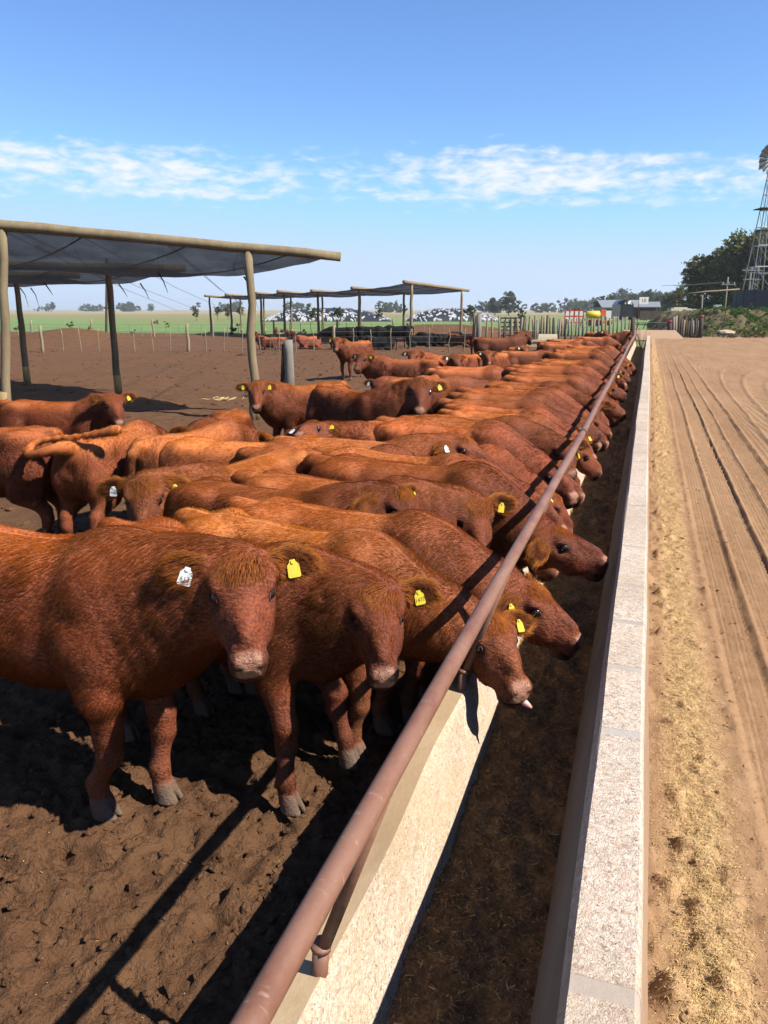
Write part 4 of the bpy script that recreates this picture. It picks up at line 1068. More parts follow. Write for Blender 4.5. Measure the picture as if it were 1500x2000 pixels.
# ---------------------------------------------------------------- shade roofs on log posts
def net_mat():
    k = NM('shade_net'); co = k.coord(); n = k.noise(co, 1.2, 5, .6); n2 = k.noise(k.mapping(co, (1, 14, 1)), 1.5, 3)
    d = k.n('ShaderNodeBsdfDiffuse'); k.l(k.mix(k.rng(n2, .35, .65), (.016, .016, .019), (.030, .030, .034)), d.inputs[0])
    t = k.n('ShaderNodeBsdfTranslucent'); k.set(t.inputs[0], (.035, .035, .042)); tr = k.n('ShaderNodeBsdfTransparent')
    m1 = k.n('ShaderNodeMixShader'); m1.inputs[0].default_value = .25; k.l(d.outputs[0], m1.inputs[1]); k.l(t.outputs[0], m1.inputs[2])
    m2 = k.n('ShaderNodeMixShader'); k.l(k.rng(n, .3, .7, .03, .10), m2.inputs[0]); k.l(m1.outputs[0], m2.inputs[1]); k.l(tr.outputs[0], m2.inputs[2])
    k.l(m2.outputs[0], k.out.inputs[0]); return k.m
M_NET = net_mat()
def log_pts(a, b, n=7, wob=.03, seed=0):
    a = Vector(a); b = Vector(b); rr_ = random.Random(seed); out = []
    for i in range(n):
        t = i/(n-1); w = 0 if i in (0, n-1) else wob
        out.append(a.lerp(b, t)+Vector((rr_.uniform(-w, w), rr_.uniform(-w, w), rr_.uniform(-w, w)*.6)))
    return out
def shade_roof(name, label, bays, r_post, r_beam, wires, sag=.22, seed=1, dark=()):
    """bays: list of (postL base, postL top, postR base, postR top, over) - one beam on two posts each; net hung from beam to beam"""
    root = empty(name, (bays[0][2].x, bays[0][2].y, 0)); tag(root, label, 'shade roof'); root.location = (0, 0, 0)
    ends = []
    for i, (lb, lt, rb_, rt, ol, orr) in enumerate(bays):
        for j, (b, t) in enumerate(((lb, lt), (rb_, rt))):
            if b is None: continue
            pts = log_pts(b-Vector((0, 0, .3)), t, 8, r_post*.35, seed+i*7+j)
            mb = MB(); mb.tube(pts, list(np.linspace(r_post*1.12, r_post*.85, 8)), 10, 0, True, .05)
            o = mb.build('post', [M_WOODM if (i, j) in dark else M_WOODP], root, True)
            mb = MB(); q = b+(t-b)*.16; mb.tube([b-Vector((0, 0, .05)), q], [r_post*1.16, r_post*1.10], 10); sl = mb.build('mud_stain', M_MUDLOG, o, True)
        d = (rt-lt).normalized(); a = lt-d*ol+Vector((0, 0, r_beam*.7)); e = rt+d*orr+Vector((0, 0, r_beam*.7))
        mb = MB(); mb.tube(log_pts(a, e, 12, r_beam*.2, seed+40+i), list(np.linspace(r_beam*1.05, r_beam*.92, 12)), 10, 0, True, .05); mb.build('beam', M_WOODP, root, True)
        ends.append((a, e))
    for i in range(len(ends)-1):
        (a0, e0), (a1, e1) = ends[i], ends[i+1]; nu, nv = 26, 14
        V = []
        for iu in range(nu+1):
            for iv in range(nv+1):
                u = iu/nu; v = iv/nv; ii = .02+.93*u
                p = a0.lerp(e0, ii).lerp(a1.lerp(e1, ii), v)
                s_ = sag*4*v*(1-v)*(.75+.5*float(vnoise(u*4, i*3., seed)))+.04*(float(vnoise(u*14, v*6+i, seed+3))-.5)
                edge = (float(vnoise(v*9+i, 4.4, seed+9))-.5)*.25*(u > .97)
                V.append((p+(e0-a0).normalized()*edge-Vector((0, 0, s_+r_beam*.5)))[:])
        Q = [(iu*(nv+1)+iv, (iu+1)*(nv+1)+iv, (iu+1)*(nv+1)+iv+1, iu*(nv+1)+iv+1) for iu in range(nu) for iv in range(nv)]
        me = from_np('net', V, Q, M_NET); link('shade_net', me, root)
        # cables the net lies on, and a torn strip hanging from its edge
        for f in (.12, .37, .62, .87):
            mb = MB(); pts = []
            for iv in range(9):
                v = iv/8; p = a0.lerp(e0, f).lerp(a1.lerp(e1, f), v); pts.append(p-Vector((0, 0, sag*.8*4*v*(1-v)+r_beam*.4)))
            mb.tube(pts, .012 if wires else .02, 5); mb.build('cable', M_WOODD, root)
        if wires:
            rr_ = random.Random(seed+i)
            for f in (.70, .955, .99):
                p = a0.lerp(e0, f).lerp(a1.lerp(e1, f), .35+.3*rr_.random())-Vector((0, 0, sag+.02)); mb = MB()
                mb.tube([p, p+Vector((.12, .02, -.18)), p+Vector((.22, .0, -.45*rr_.uniform(.6, 1.2)))], [.02, .012, .004], 5); mb.build('torn_strip', M_NET, root)
    return root, ends
dep = lambda u, v: gr(u, v)
def post_at(u, vb, vt):
    b = gr(u, vb); d = (b-Vector((0, 0, 0))); D = b.x*_Fh[0]+b.y*_Fh[1]; t = at(u, vt, D); return b, Vector((b.x, b.y, t.z))
b1r, t1r = post_at(499, 815, 492); b1l, t1l = post_at(9, 822, 445); t1l = at(5, 447, b1l.x*_Fh[0]+b1l.y*_Fh[1])
b2r, t2r = post_at(232, 770, 527); b3r, t3r = post_at(54, 748, 541)
dv = b1l-b1r
def left_of(b, t, zl): q = b+dv; return q, Vector((q.x, q.y, zl))
b2l, t2l = left_of(b2r, t2r, t2r.z+.05); b3l, t3l = left_of(b3r, t3r, t3r.z+.05)
b4r = b3r+(b3r-b2r); t4r = Vector((b4r.x, b4r.y, t3r.z)); b4l, t4l = left_of(b4r, t4r, t3r.z)
root1, ends1 = shade_roof('shade_roof', 'large black net shade on pale log posts over the near side of the pen',
    [(b1l, t1l, b1r, t1r, 1.2, 1.60), (b2l, t2l, b2r, t2r, 1.2, 1.70), (b3l, t3l, b3r, t3r, 1.2, 1.60), (b4l, t4l, b4r, t4r, 1.2, 1.6)], .078, .088, True, .26, 3, dark={(1, 1), (2, 1)})
# stay wires running from the first beam down to the fence behind
a0, e0 = ends1[0]
for k, (f, u, v) in enumerate(((.14, 350, 608), (.18, 372, 600), (.34, 420, 596), (.55, 470, 592), (.56, 474, 596), (.745, 500, 640), (.75, 505, 604))):
    p = a0.lerp(e0, f); q = at(u, v, 36); mb = MB(); mb.tube([p, p.lerp(q, .5)-Vector((0, 0, .08)), q], .0065, 5); mb.build('stay_wire', M_WIRE, root1)
# far shade
def bay(ul, vl, dl, ur, vr, dr, ol=1.0, orr=1.0):
    lt = at(ul, vl, dl); rt = at(ur, vr, dr)
    return (Vector((lt.x, lt.y, -.1)), lt, Vector((rt.x, rt.y, -.1)), rt, ol, orr)
shade_roof('shade_roof', 'distant long shade roof on thin posts above the black cattle',
    [bay(804, 555, 43, 902, 568, 50, 1.0, 1.2), bay(701, 566, 47, 789, 575, 54), bay(621, 571, 51, 703, 577, 58), bay(554, 572, 55, 629, 579, 62), bay(509, 575, 58, 568, 581, 66), bay(450, 578, 62, 515, 583, 70), bay(409, 580, 66, 469, 585, 74)], .085, .095, False, .10, 9,
    dark={(2, 0), (3, 0), (5, 0), (6, 0), (1, 1), (2, 1)})

# ---------------------------------------------------------------- posts and fences
def post_mesh(h, r, seed, bend=.02):
    rr_ = random.Random(seed); mb = MB(); pts = [(rr_.uniform(-bend, bend)*i/4, rr_.uniform(-bend, bend)*i/4, -.15+(h+.15)*i/4) for i in range(5)]
    mb.tube(pts, [r*1.1, r, r*.95, r*.95, r*.85], 7, 0, True, .08); return mb
_drops = [post_mesh(1.08, .022, i, .05).mesh('dropper', M_DROP, True) for i in range(4)]
_posts = [post_mesh(1.25, .075, i+9, .04).mesh('fence_post', M_DROP, True) for i in range(3)]
def fence(label, us, depth_f, thick, hs=1.0, group='wire fences behind the pen', wires=4, zf=None):
    root = empty('wire_fence', (0, 0, 0)); tag(root, label, 'fence', group); pts = []
    for i, u in enumerate(us):
        D = depth_f(u); p = flat(u, D); z = zf(p.x, p.y) if zf else 0
        big = i in thick; me = (_posts if big else _drops)[i % (3 if big else 4)]
        o = link('fence_post' if big else 'dropper', me, root); o.location = (p.x, p.y, z); o.rotation_euler = (R(random.uniform(-4, 4)), R(random.uniform(-5, 5)), random.random()*6); o.scale = (1, 1, hs*random.uniform(.93, 1.07))
        pts.append(Vector((p.x, p.y, z)))
    for w in range(wires):
        mb = MB(); mb.tube([p+Vector((0, 0, (.22+.24*w)*hs)) for p in pts], .005, 4); mb.build('wire', M_WIRE, root)
    return root
us = [40, 75, 116, 151, 186, 221, 257, 294, 328, 363, 399, 433, 470, 506, 542, 576, 611, 652, 691, 725, 764, 801, 839, 878, 908]
fence('low wire fence on thin pale sticks crossing the pen before the mound', us, lambda u: 37, {1, 9, 17}, 1.0, zf=lambda x, y: pz(x, y))
us2 = list(np.arange(8, 905, 24.)); us2 = [u+random.uniform(-6, 6) for u in us2]
fence('farther wire fence with many sticks along the edge of the green field', us2, lambda u: 57.5, set(range(2, 40, 5)), 1.05, zf=lambda x, y: -.12)
# split grey post near the middle of the pen
b, t = post_at(566, 776, 664); root = empty('split_post', b); tag(root, 'thick weathered grey post with a dark brace standing alone in the pen', 'post')
mb = MB(); mb.tube([Vector((0, 0, -.2)), Vector((.01, 0, .5)), Vector((-.01, .01, 1.0)), Vector((0, 0, t.z))], [.115, .11, .105, .10], 12, 0, True, .06); mb.build('post', M_WOODG, root, True)
mb = MB(); mb.tube([Vector((-.30, .25, -.1)), Vector((-.13, .08, t.z*.92))], [.07, .06], 8); mb.build('brace', M_WOODD, root, True)
# A-shaped mast behind the pen
root = empty('lattice_mast', (0, 0, 0)); tag(root, 'tall two-legged pole mast standing beyond the fence', 'mast')
for u0 in (202, 215):
    mb = MB(); mb.tube([flat(u0, 52, -.1), at(208, 505, 52)], [.09, .06], 7); mb.build('leg', M_WOODD, root)
mb = MB(); mb.tube([at(203.5, 602, 52), at(213.5, 602, 52)], .05, 6); mb.build('crossbar', M_WOODD, root)

# ---------------------------------------------------------------- corral at the far end of the trough
M_RAILD = simple_mat('dark_steel', (.045, .047, .052), .6, .3, 8, .1)
def picket_fence(label, segs, hs, rads, name='corral_fence', mats=(M_DROP, M_WOODP, M_WOODD), rails=(.35, .75), seed=1):
    rr_ = random.Random(seed); root = empty(name, (0, 0, 0)); tag(root, label, 'fence', 'corral fences of upright posts'); P = []
    for (u0, d0, u1, d1, n) in segs:
        for i in range(n):
            t_ = i/max(1, n-1); p = flat(u0+(u1-u0)*t_+rr_.uniform(-1.2, 1.2), d0+(d1-d0)*t_); h = rr_.uniform(*hs); r = rr_.uniform(*rads)
            mb = MB(); mb.tube([Vector((0, 0, -.2)), Vector((rr_.uniform(-.03, .03), 0, h*.5)), Vector((rr_.uniform(-.05, .05), 0, h))], [r*1.1, r, r*.9], 7, 0, True, .08)
            o = mb.build('picket', rr_.choice(mats), root, True); o.location = p; P.append(p)
    for z in rails:
        mb = MB(); mb.tube([p+Vector((0, 0, z)) for p in P], .012, 4); mb.build('wire', M_WIRE, root)
    return root
picket_fence('near corral fence of uneven upright posts behind the last cows', [(928, 41, 1118, 47, 17)], (1.35, 1.62), (.045, .075), seed=2)
picket_fence('second corral fence of closely set posts in front of the machines', [(1000, 52, 1120, 56, 18), (1126, 56, 1232, 58, 15)], (1.15, 1.45), (.05, .09), seed=3, mats=(M_DROP, M_WOODG, M_WOODP))
for (u, D, h, r_, m, lab) in ((936, 39.5, 1.72, .13, M_WOODG, 'thick corner post at the end of the wire fence'), (928, 42, 1.75, .12, M_WOODP, 'pale corner post behind the thick grey one'), (1238, 45, 1.5, .13, M_WOODD, 'dark gate post at the end of the pipe rail')):
    root = empty('corral_post', flat(u, D)); tag(root, lab, 'post', 'thick corral posts'); mb = MB()
    mb.tube([(0, 0, -.2), (.01, .0, h*.5), (0, 0, h)], [r_*1.05, r_, r_*.95], 10, 0, True, .05); mb.build('post', m, root, True)
# dark lattice gate
root = empty('steel_gate', flat(998, 49)); root.rotation_euler = (0, 0, _yaw); tag(root, 'dark steel lattice gate in the corral', 'gate')
for i in range(5): mb = MB(); mb.box((-.62+.31*i, 0, .72), (.07, .04, 1.5)); mb.build('upright', M_RAILD, root)
for i in range(6): mb = MB(); mb.box((0, .03, .1+.26*i), (1.36, .03, .09)); mb.build('bar', M_RAILD, root)
for s_ in (-1, 1): mb = MB(); mb.tube([(-.6*s_, .05, .1), (.1*s_, .05, 1.3)], .03, 5); mb.build('brace', M_RAILD, root)
# water trough of concrete and the round cap of a drinker
root = empty('water_trough', flat(1005, 35.5)); root.rotation_euler = (0, 0, _yaw+.05); tag(root, 'long low concrete water trough before the corral', 'trough')
mb = MB(); mb.box((0, 0, .55), (3.2, .5, .07)); mb.box((0, 0, .40), (3.1, .4, .24)); mb.build('basin', M_CONC_TOP, root)
for s_ in (-1.5, 1.45): mb = MB(); mb.box((s_, 0, .16), (.14, .36, .40)); mb.build('foot', M_CONC, root)
root = empty('drinker_cap', flat(1073, 37)); root.rotation_euler = (0, 0, _yaw-.25); tag(root, 'pale half-round concrete cap over a drinker by the corral', 'drinker')
mb = MB(); n = 14; vs = []
for x in (-.42, .42):
    vs += [(x, .55*math.cos(math.pi*i/n), .18+.62*math.sin(math.pi*i/n)) for i in range(n+1)]
mb.add(vs, [(i, i+1, n+2+i, n+1+i) for i in range(n)]+[tuple(range(n, -1, -1)), tuple(range(n+1, 2*n+2))]); mb.build('cap', simple_mat('cap_concrete', (.40, .33, .22), .85, .3), root)
mb = MB(); mb.box((0, 0, .05), (.8, 1.0, .3)); mb.build('base', M_CONC_TOP, root)
# cross wall, cattle grid rail, sign with its number
root = empty('end_wall', flat(1275, 55)); root.rotation_euler = (0, 0, _yaw); tag(root, 'low pale sloping wall across the end of the trough', 'wall')
mb = MB(); vs = [(-1.9, -1.5, -.1), (1.75, -1.5, -.1), (1.75, .3, -.1), (-1.9, .3, -.1), (-1.9, -1.3, .12), (1.75, -1.3, .10), (1.75, .2, .52), (-1.9, .2, .54)]
mb.add(vs, [(3, 2, 1, 0), (4, 5, 6, 7), (0, 1, 5, 4), (1, 2, 6, 5), (2, 3, 7, 6), (3, 0, 4, 7)]); mb.build('ramp', M_RENDER, root)
root = empty('grid_rail', flat(1275, 58)); root.rotation_euler = (0, 0, _yaw); tag(root, 'thin dark rail on slanting struts above the low sloping wall', 'rail')
mb = MB(); mb.tube([(-1.5, 0, .98), (1.3, 0, .98)], .03, 6); mb.build('rail', M_RAILD, root)
for i in range(5): mb = MB(); mb.tube([(-.95+.5*i, 0, .97), (-1.08+.5*i, 0, .55)], .035, 6); mb.build('strut', M_RAILD, root)
root = empty('number_sign', flat(1247, 47)); root.rotation_euler = (0, 0, _yaw); tag(root, 'white sign with the number 10 on a rusty pole', 'sign')
mb = MB(); mb.tube([(-.02, 0, -.1), (0, 0, 2.62)], .022, 8); mb.build('pole', simple_mat('rust', (.12, .04, .02), .9, .3), root)
mb = MB(); mb.box((.26, -.03, 2.42), (.54, .015, .40)); o = mb.build('board', simple_mat('sign_white', (.62, .62, .60), .6, .08), root)
tx = link('lettering', text_mesh('10', .30, M_INK, .001), o); tx.location = (.26, -.041, 2.42); tx.rotation_euler = (R(90), 0, 0)

# ---------------------------------------------------------------- foliage
def leaf_mat(name, c1, c2, c3):
    k = NM(name); n = k.noise(k.coord(), .9, 4, .6); rn = k.attr('rnd')
    c = k.mix(k.rng(n, .35, .65), c1, c2); c = k.mix(k.math('MULTIPLY', rn, .55), c, c3)
    c = k.alb(c); b = k.n('ShaderNodeBsdfDiffuse'); k.l(c, b.inputs[0]); t = k.n('ShaderNodeBsdfTranslucent'); k.l(c, t.inputs[0])
    m = k.n('ShaderNodeMixShader'); m.inputs[0].default_value = .42; k.l(b.outputs[0], m.inputs[1]); k.l(t.outputs[0], m.inputs[2]); k.l(m.outputs[0], k.out.inputs[0]); return k.m
M_EUC = leaf_mat('eucalyptus_leaf', (.085, .105, .042), (.135, .150, .060), (.22, .20, .085))
M_YTREE = leaf_mat('young_leaf', (.075, .095, .035), (.11, .125, .05), (.15, .15, .07))
M_WEED = leaf_mat('weed_leaf', (.045, .10, .022), (.075, .14, .03), (.13, .17, .05))
M_FARL = leaf_mat('far_leaf', (.075, .100, .055), (.100, .125, .068), (.13, .14, .08))  # far foliage, some distance haze put into the leaf colour
M_BARK = simple_mat('bark', (.16, .125, .09), .9, .4, 3, .5)
def leaf_cloud(name, lobes, n, size, mat, seed=0, droop=.0):
    """lobes: (centre, radii); leaves sit in clumps spread through the lobes, gaps left between"""
    rg = np.random.default_rng(seed); L = len(lobes); cen = np.array([l[0] for l in lobes], float); rad = np.array([l[1] for l in lobes], float)
    w = rad.prod(1)**(2/3); w /= w.sum(); nc = max(6, n//26)
    li = rg.choice(L, nc, p=w); d = rg.normal(size=(nc, 3)); d /= np.linalg.norm(d, axis=1)[:, None]
    cc = cen[li]+d*rad[li]*(.45+.58*rg.random(nc)**.6)[:, None]
    cr = rad[li].mean(1)*(.12+.18*rg.random(nc))
    ci = rg.integers(0, nc, n); e = rg.normal(size=(n, 3))*.55; P = cc[ci]+e*cr[ci][:, None]*np.array([1, 1, .8])
    a = rg.normal(size=(n, 3)); a /= np.linalg.norm(a, axis=1)[:, None]; a[:, 2] -= droop; b = np.cross(a, rg.normal(size=(n, 3))); b /= np.linalg.norm(b, axis=1)[:, None]+1e-9
    s = size*(.5+rg.random(n)); q = np.stack([P-a*s[:, None], P+b*(s*.45)[:, None], P+a*s[:, None], P-b*(s*.45)[:, None]], 1).reshape(-1, 3)
    me = from_np(name, q, np.arange(4*n).reshape(n, 4), mat, False)
    me.attributes.new('rnd', 'FLOAT', 'FACE').data.foreach_set('value', rg.random(n).astype(np.float32)); return me
def tree_parts(h, lobes, n, size, mat, seed, trunk_r, limbs=5):
    rr_ = random.Random(seed); mb = MB(); mb.tube(log_pts((0, 0, -.3), (rr_.uniform(-.3, .3), rr_.uniform(-.3, .3), h*.62), 6, h*.012, seed), list(np.linspace(trunk_r, trunk_r*.45, 6)), 8)
    for i in range(limbs):
        c = lobes[i % len(lobes)][0]; z0 = h*rr_.uniform(.18, .5); mb.tube(log_pts((0, 0, z0), c, 4, h*.02, seed+i), list(np.linspace(trunk_r*.45, trunk_r*.12, 4)), 6)
    return mb.mesh('trunk', M_BARK, True), leaf_cloud('crown', lobes, n, size, mat, seed)
def rlobes(seed, h, spread, n, z0=.35, rr0=.2):
    rr_ = random.Random(seed); out = []
    for i in range(n):
        a = rr_.random()*6.28; z = h*(z0+(1-z0-rr0*.6)*rr_.random()); q = spread*math.sqrt(rr_.random())*(1-.45*abs(z/h-.55)*2)
        r_ = h*rr0*rr_.uniform(.6, 1.1); out.append(((math.cos(a)*q, math.sin(a)*q, z), (r_, r_, r_*rr_.uniform(.8, 1.15))))
    return out
TREES = {'euc': [tree_parts(11, rlobes(s, 11, 3.3, 15, .16, .18), 13000, .22, M_EUC, s, .26) for s in (1, 2, 3)],
         'young': [tree_parts(3.2, rlobes(s, 3.2, .65, 7, .28, .17), 2600, .09, M_YTREE, s, .06) for s in (11, 12)],
         'far': [tree_parts(8, rlobes(s, 8, 3.0, 12, .2, .2), 5000, .30, M_FARL, s, .2) for s in (21, 22, 23)]}
def tree(kind, i, u, D, sc, label, group, sxy=1.0, z=0., name='tree'):
    p = flat(u, D); o = empty(name, (p.x, p.y, z), random.random()*6.28); o.scale = (sc*sxy, sc*sxy, sc); tag(o, label, 'tree', group)
    tr, cr = TREES[kind][i % len(TREES[kind])]; link('trunk', tr, o); link('crown', cr, o); return o
ge = 'dark gum trees behind the reservoir'
for k, (u, D, s_, lab, sx) in enumerate(((1336, 128, .50, 'lowest gum tree at the outer edge of the grove', 1.2), (1368, 112, .84, 'rounded gum tree behind the boom pole', .95), (1412, 118, .80, 'dark gum tree between the rounded one and the power pole', 1.1), (1440, 108, 1.02, 'tall gum tree behind the dark reservoir wall', 1.1), (1488, 104, 1.08, 'tallest gum tree behind the wind pump', 1.2), (1545, 106, 1.1, 'gum tree at the edge of the picture behind the wind pump', 1.2), (1388, 140, .66, 'gum tree low in the gap of the grove', 1.3), (1470, 128, .9, 'gum tree deep inside the grove behind the power pole', 1.3), (1312, 190, .55, 'small gum tree beside the farm sheds', 1.2))):
    tree('euc', k, u, D, s_, lab, ge, sx)
gy = 'young trees planted along the field'
for k, (u, D, s_, lab) in enumerate(((383, 150, .95, 'lone round young tree left of the far shade'), (424, 165, 1.0, 'young tree under the left end of the far shade'), (445, 165, .9, 'young tree beside the first one under the far shade'), (470, 165, .95, 'third young tree behind the far shade posts'), (609, 120, .80, 'thin young tree before the black silage heap'), (662, 105, .88, 'pointed young tree in front of the silage heap'), (740, 140, .80, 'young tree between the two silage heaps'), (921, 112, 1.0, 'young tree at the end of the white-tyred heap'), (1020, 120, .80, 'young tree behind the corral gate'), (1123, 125, .85, 'young tree behind the red and white boards'))):
    tree('young', k, u, D, s_*1.05, lab, gy)
gf = 'far trees on the horizon'
for k, (u, D, s_, lab) in enumerate(((967, 330, .85, 'far tree between the heap and the corral'), (994, 300, 1.0, 'taller far tree above the corral gate'), (1180, 240, .82, 'round far tree beside the grey shed'), (100, 900, 1.3, 'lone far tree on the horizon near the frame edge'), (295, 800, .9, 'small far tree right of the mast'), (1240, 330, 1.15, 'far tree behind the number sign'), (1268, 320, 1.2, 'far tree right behind the number sign'), (1296, 280, .85, 'far tree above the open shed'))):
    tree('far', k, u, D, s_, lab, gf, 1.2)
# far woods that read as one mass
lobes = []
for (u0, u1, D, h) in ((70, 95, 1000, 6), (155, 200, 1000, 10), (234, 262, 900, 11), (264, 272, 900, 8), (430, 470, 800, 10), (560, 600, 700, 9), (745, 790, 600, 9), (935, 980, 520, 9), (1040, 1085, 620, 8), (1100, 1165, 560, 10), (1205, 1300, 480, 14)):
    n_ = max(2, int((u1-u0)/6))
    for i in range(n_):
        p = flat(u0+(u1-u0)*(i+.5)/n_, D*random.uniform(.97, 1.03)); hh = h*random.uniform(.7, 1.05); lobes.append(((p.x, p.y, hh*.45), (hh*.55, hh*.55, hh*.5)))
tag(link('distant_woods', leaf_cloud('distant_woods', lobes, 42000, .75, M_FARL, 77)), 'bluish strips of woodland along the horizon', 'woods', kind='stuff')

# ---------------------------------------------------------------- silage heaps under black sheeting held by tyres
M_SHEET = simple_mat('black_sheet', (.022, .023, .028), .45, .3, 2, .3, .4)
M_TYRE = simple_mat('white_cover', (.45, .46, .48), .7, .2, 4, .1)
def heap(label, uc, D, halfw, halfd, h, n, top, seed):
    c = flat(uc, D); root = empty('silage_heap', c); root.rotation_euler = (0, 0, _yaw); tag(root, label, 'heap', 'silage heaps beyond the field')
    hf = lambda X, Y: h*np.clip(1-(np.abs(X)/halfw)**2.4, 0, 1)**.8*np.clip(1-(np.abs(Y)/halfd)**3, 0, 1)**.7-.25+.12*(fbm(X*.8, Y*.8, 2, seed)-.5)
    link('sheet', grid_mesh('sheet', np.linspace(-halfw, halfw, 50), np.linspace(-halfd, halfd, 24), hf, M_SHEET), root)
    rg = np.random.default_rng(seed); made = 0; mb = MB()
    while made < n:
        x = rg.uniform(-halfw*.97, halfw*.97); y = rg.uniform(-halfd, halfd*.2); z = float(hf(np.array([x]), np.array([y]))[0])
        if z < 0 or rg.random() > top(x/halfw, z/h): continue
        L, w_, a = rg.uniform(.25, .7), rg.uniform(.10, .2), rg.uniform(-.9, .9)
        vs = []
        for dz in (-.12, .16):
            for sx, sy in ((-1, -1), (1, -1), (1, 1), (-1, 1)):
                X = x+sx*L*.5*math.cos(a)-sy*w_*.5*math.sin(a); Y = y+sx*L*.5*math.sin(a)+sy*w_*.5*math.cos(a)
                vs.append((X, Y, float(hf(np.array([X]), np.array([Y]))[0])+dz))
        mb.add(vs, [(4, 5, 6, 7), (0, 1, 5, 4), (1, 2, 6, 5), (2, 3, 7, 6), (3, 0, 4, 7)]); made += 1
    o = mb.build('white_weights', M_TYRE, root); o['kind'] = 'stuff'
heap('long black silage heap dotted with white weights behind the shade', 640, 150, 12.2, 7, 2.45, 260, lambda x, z: .9*max(0, 1-z*1.15)*(1 if x < .45 else .25), 3)
heap('smaller silage heap almost covered with white weights', 880, 150, 9.0, 6, 2.35, 300, lambda x, z: .95*(1-z*.6), 4)

# ---------------------------------------------------------------- machines, truck and sheds at the end of the road
M_RED = simple_mat('machine_red', (.42, .022, .018), .45, .15, 4, .05); M_YEL = simple_mat('machine_yellow', (.62, .46, .015), .4, .12, 4, .05)
M_ORG = simple_mat('machine_orange', (.60, .10, .02), .45, .12, 4, .05); M_WHT = simple_mat('machine_white', (.58, .58, .56), .5, .12, 4, .05)
M_BLK = simple_mat('truck_black', (.012, .013, .016), .35, .2, 3, .05, .5); M_GRN = simple_mat('lime_paint', (.36, .60, .02), .45, .12, 4, .05)
M_ROOF = simple_mat('sheet_roof', (.20, .22, .24), .5, .25, .8, .1, .4, stretch=(1, 8, 1)); M_TYRB = simple_mat('tyre_rubber', (.015, .015, .015), .85, .2, 8, .2)
def stand(name, u, D, label, cat, rz=0., z=0.): p = flat(u, D, z); o = empty(name, p, _yaw+rz); return tag(o, label, cat)
def part(root, name, mat, *shapes, smooth=False):
    mb = MB()
    for s_ in shapes:
        if s_[0] == 'b': mb.box(s_[1], s_[2])
        else: mb.tube(s_[1], s_[2], s_[3] if len(s_) > 3 else 8)
    return mb.build(name, mat, root, smooth)
root = stand('folding_implement', 1122, 95, 'farm implement with red frame and white panels in two rows', 'implement')
part(root, 'frame', M_RED, *[('b', (0, 0, z), (2.3, .1, .11)) for z in (.42, 1.12, 1.85)], *[('b', (-1.1+.55*i, .002, 1.1), (.09, .09, 1.6)) for i in range(5)])
for i in range(4):
    for j in range(2): part(root, 'panel', M_WHT, ('b', (-.825+.55*i, -.03, .78+.71*j), (.36, .05, .50)))
for s_ in (-1, 1): part(root, 'leg', M_RED, ('b', (.9*s_, .3, .2), (.12, .12, .5)))
root = stand('tank_trailer', 1159, 95, 'yellow oval tank on a trailer among the machines', 'trailer')
part(root, 'tank', M_YEL, ('t', [(-.85, 0, 1.35), (-.72, 0, 1.35), (.72, 0, 1.35), (.85, 0, 1.35)], [.18, .42, .44, .18], 14), smooth=True)
part(root, 'chassis', M_RED, ('b', (0, 0, .72), (1.9, .5, .12)))
for s_ in (-.45, .45): part(root, 'wheel', M_TYRB, ('t', [(s_, -.35, .35), (s_, -.12, .35)], .36, 12))
root = stand('seed_drill', 1182, 98, 'orange and white machine next to the yellow tank', 'machine')
part(root, 'hopper', M_ORG, ('b', (-.28, 0, 1.55), (.6, .8, .8))); part(root, 'cabinet', M_WHT, ('b', (.38, .02, 1.25), (.66, .7, 1.1))); part(root, 'base', M_ORG, ('b', (0, 0, .45), (1.35, .7, .35)))
for s_ in (-.5, .5): part(root, 'wheel', M_TYRB, ('t', [(s_, -.45, .3), (s_, -.25, .3)], .32, 12))
root = stand('livestock_truck', 1223, 150, 'black high-sided truck with a rounded top seen from the back', 'truck', -.06)
part(root, 'body', M_BLK, ('b', (0, 3, 1.75), (2.4, 7, 2.2)))
part(root, 'rounded_top', M_BLK, ('t', [(0, -.45, 2.55), (0, 6.4, 2.55)], 1.18, 20), smooth=True)
for i in range(4): part(root, 'slat', M_RAILD, ('b', (0, -.53, .85+.5*i), (2.1, .05, .10)))
for x in (-.5, .5): part(root, 'upright', M_RAILD, ('b', (x, -.56, 1.6), (.10, .05, 2.0)))
for x in (-.35, .15, .75): part(root, 'top_light', M_WHT, ('b', (x, -.50, 3.15-.25*abs(x)), (.22, .12, .30)))
for s_ in (-.85, .85): part(root, 'wheel', M_TYRB, ('t', [(s_-.15, .3, .5), (s_+.15, .3, .5)], .5, 14))
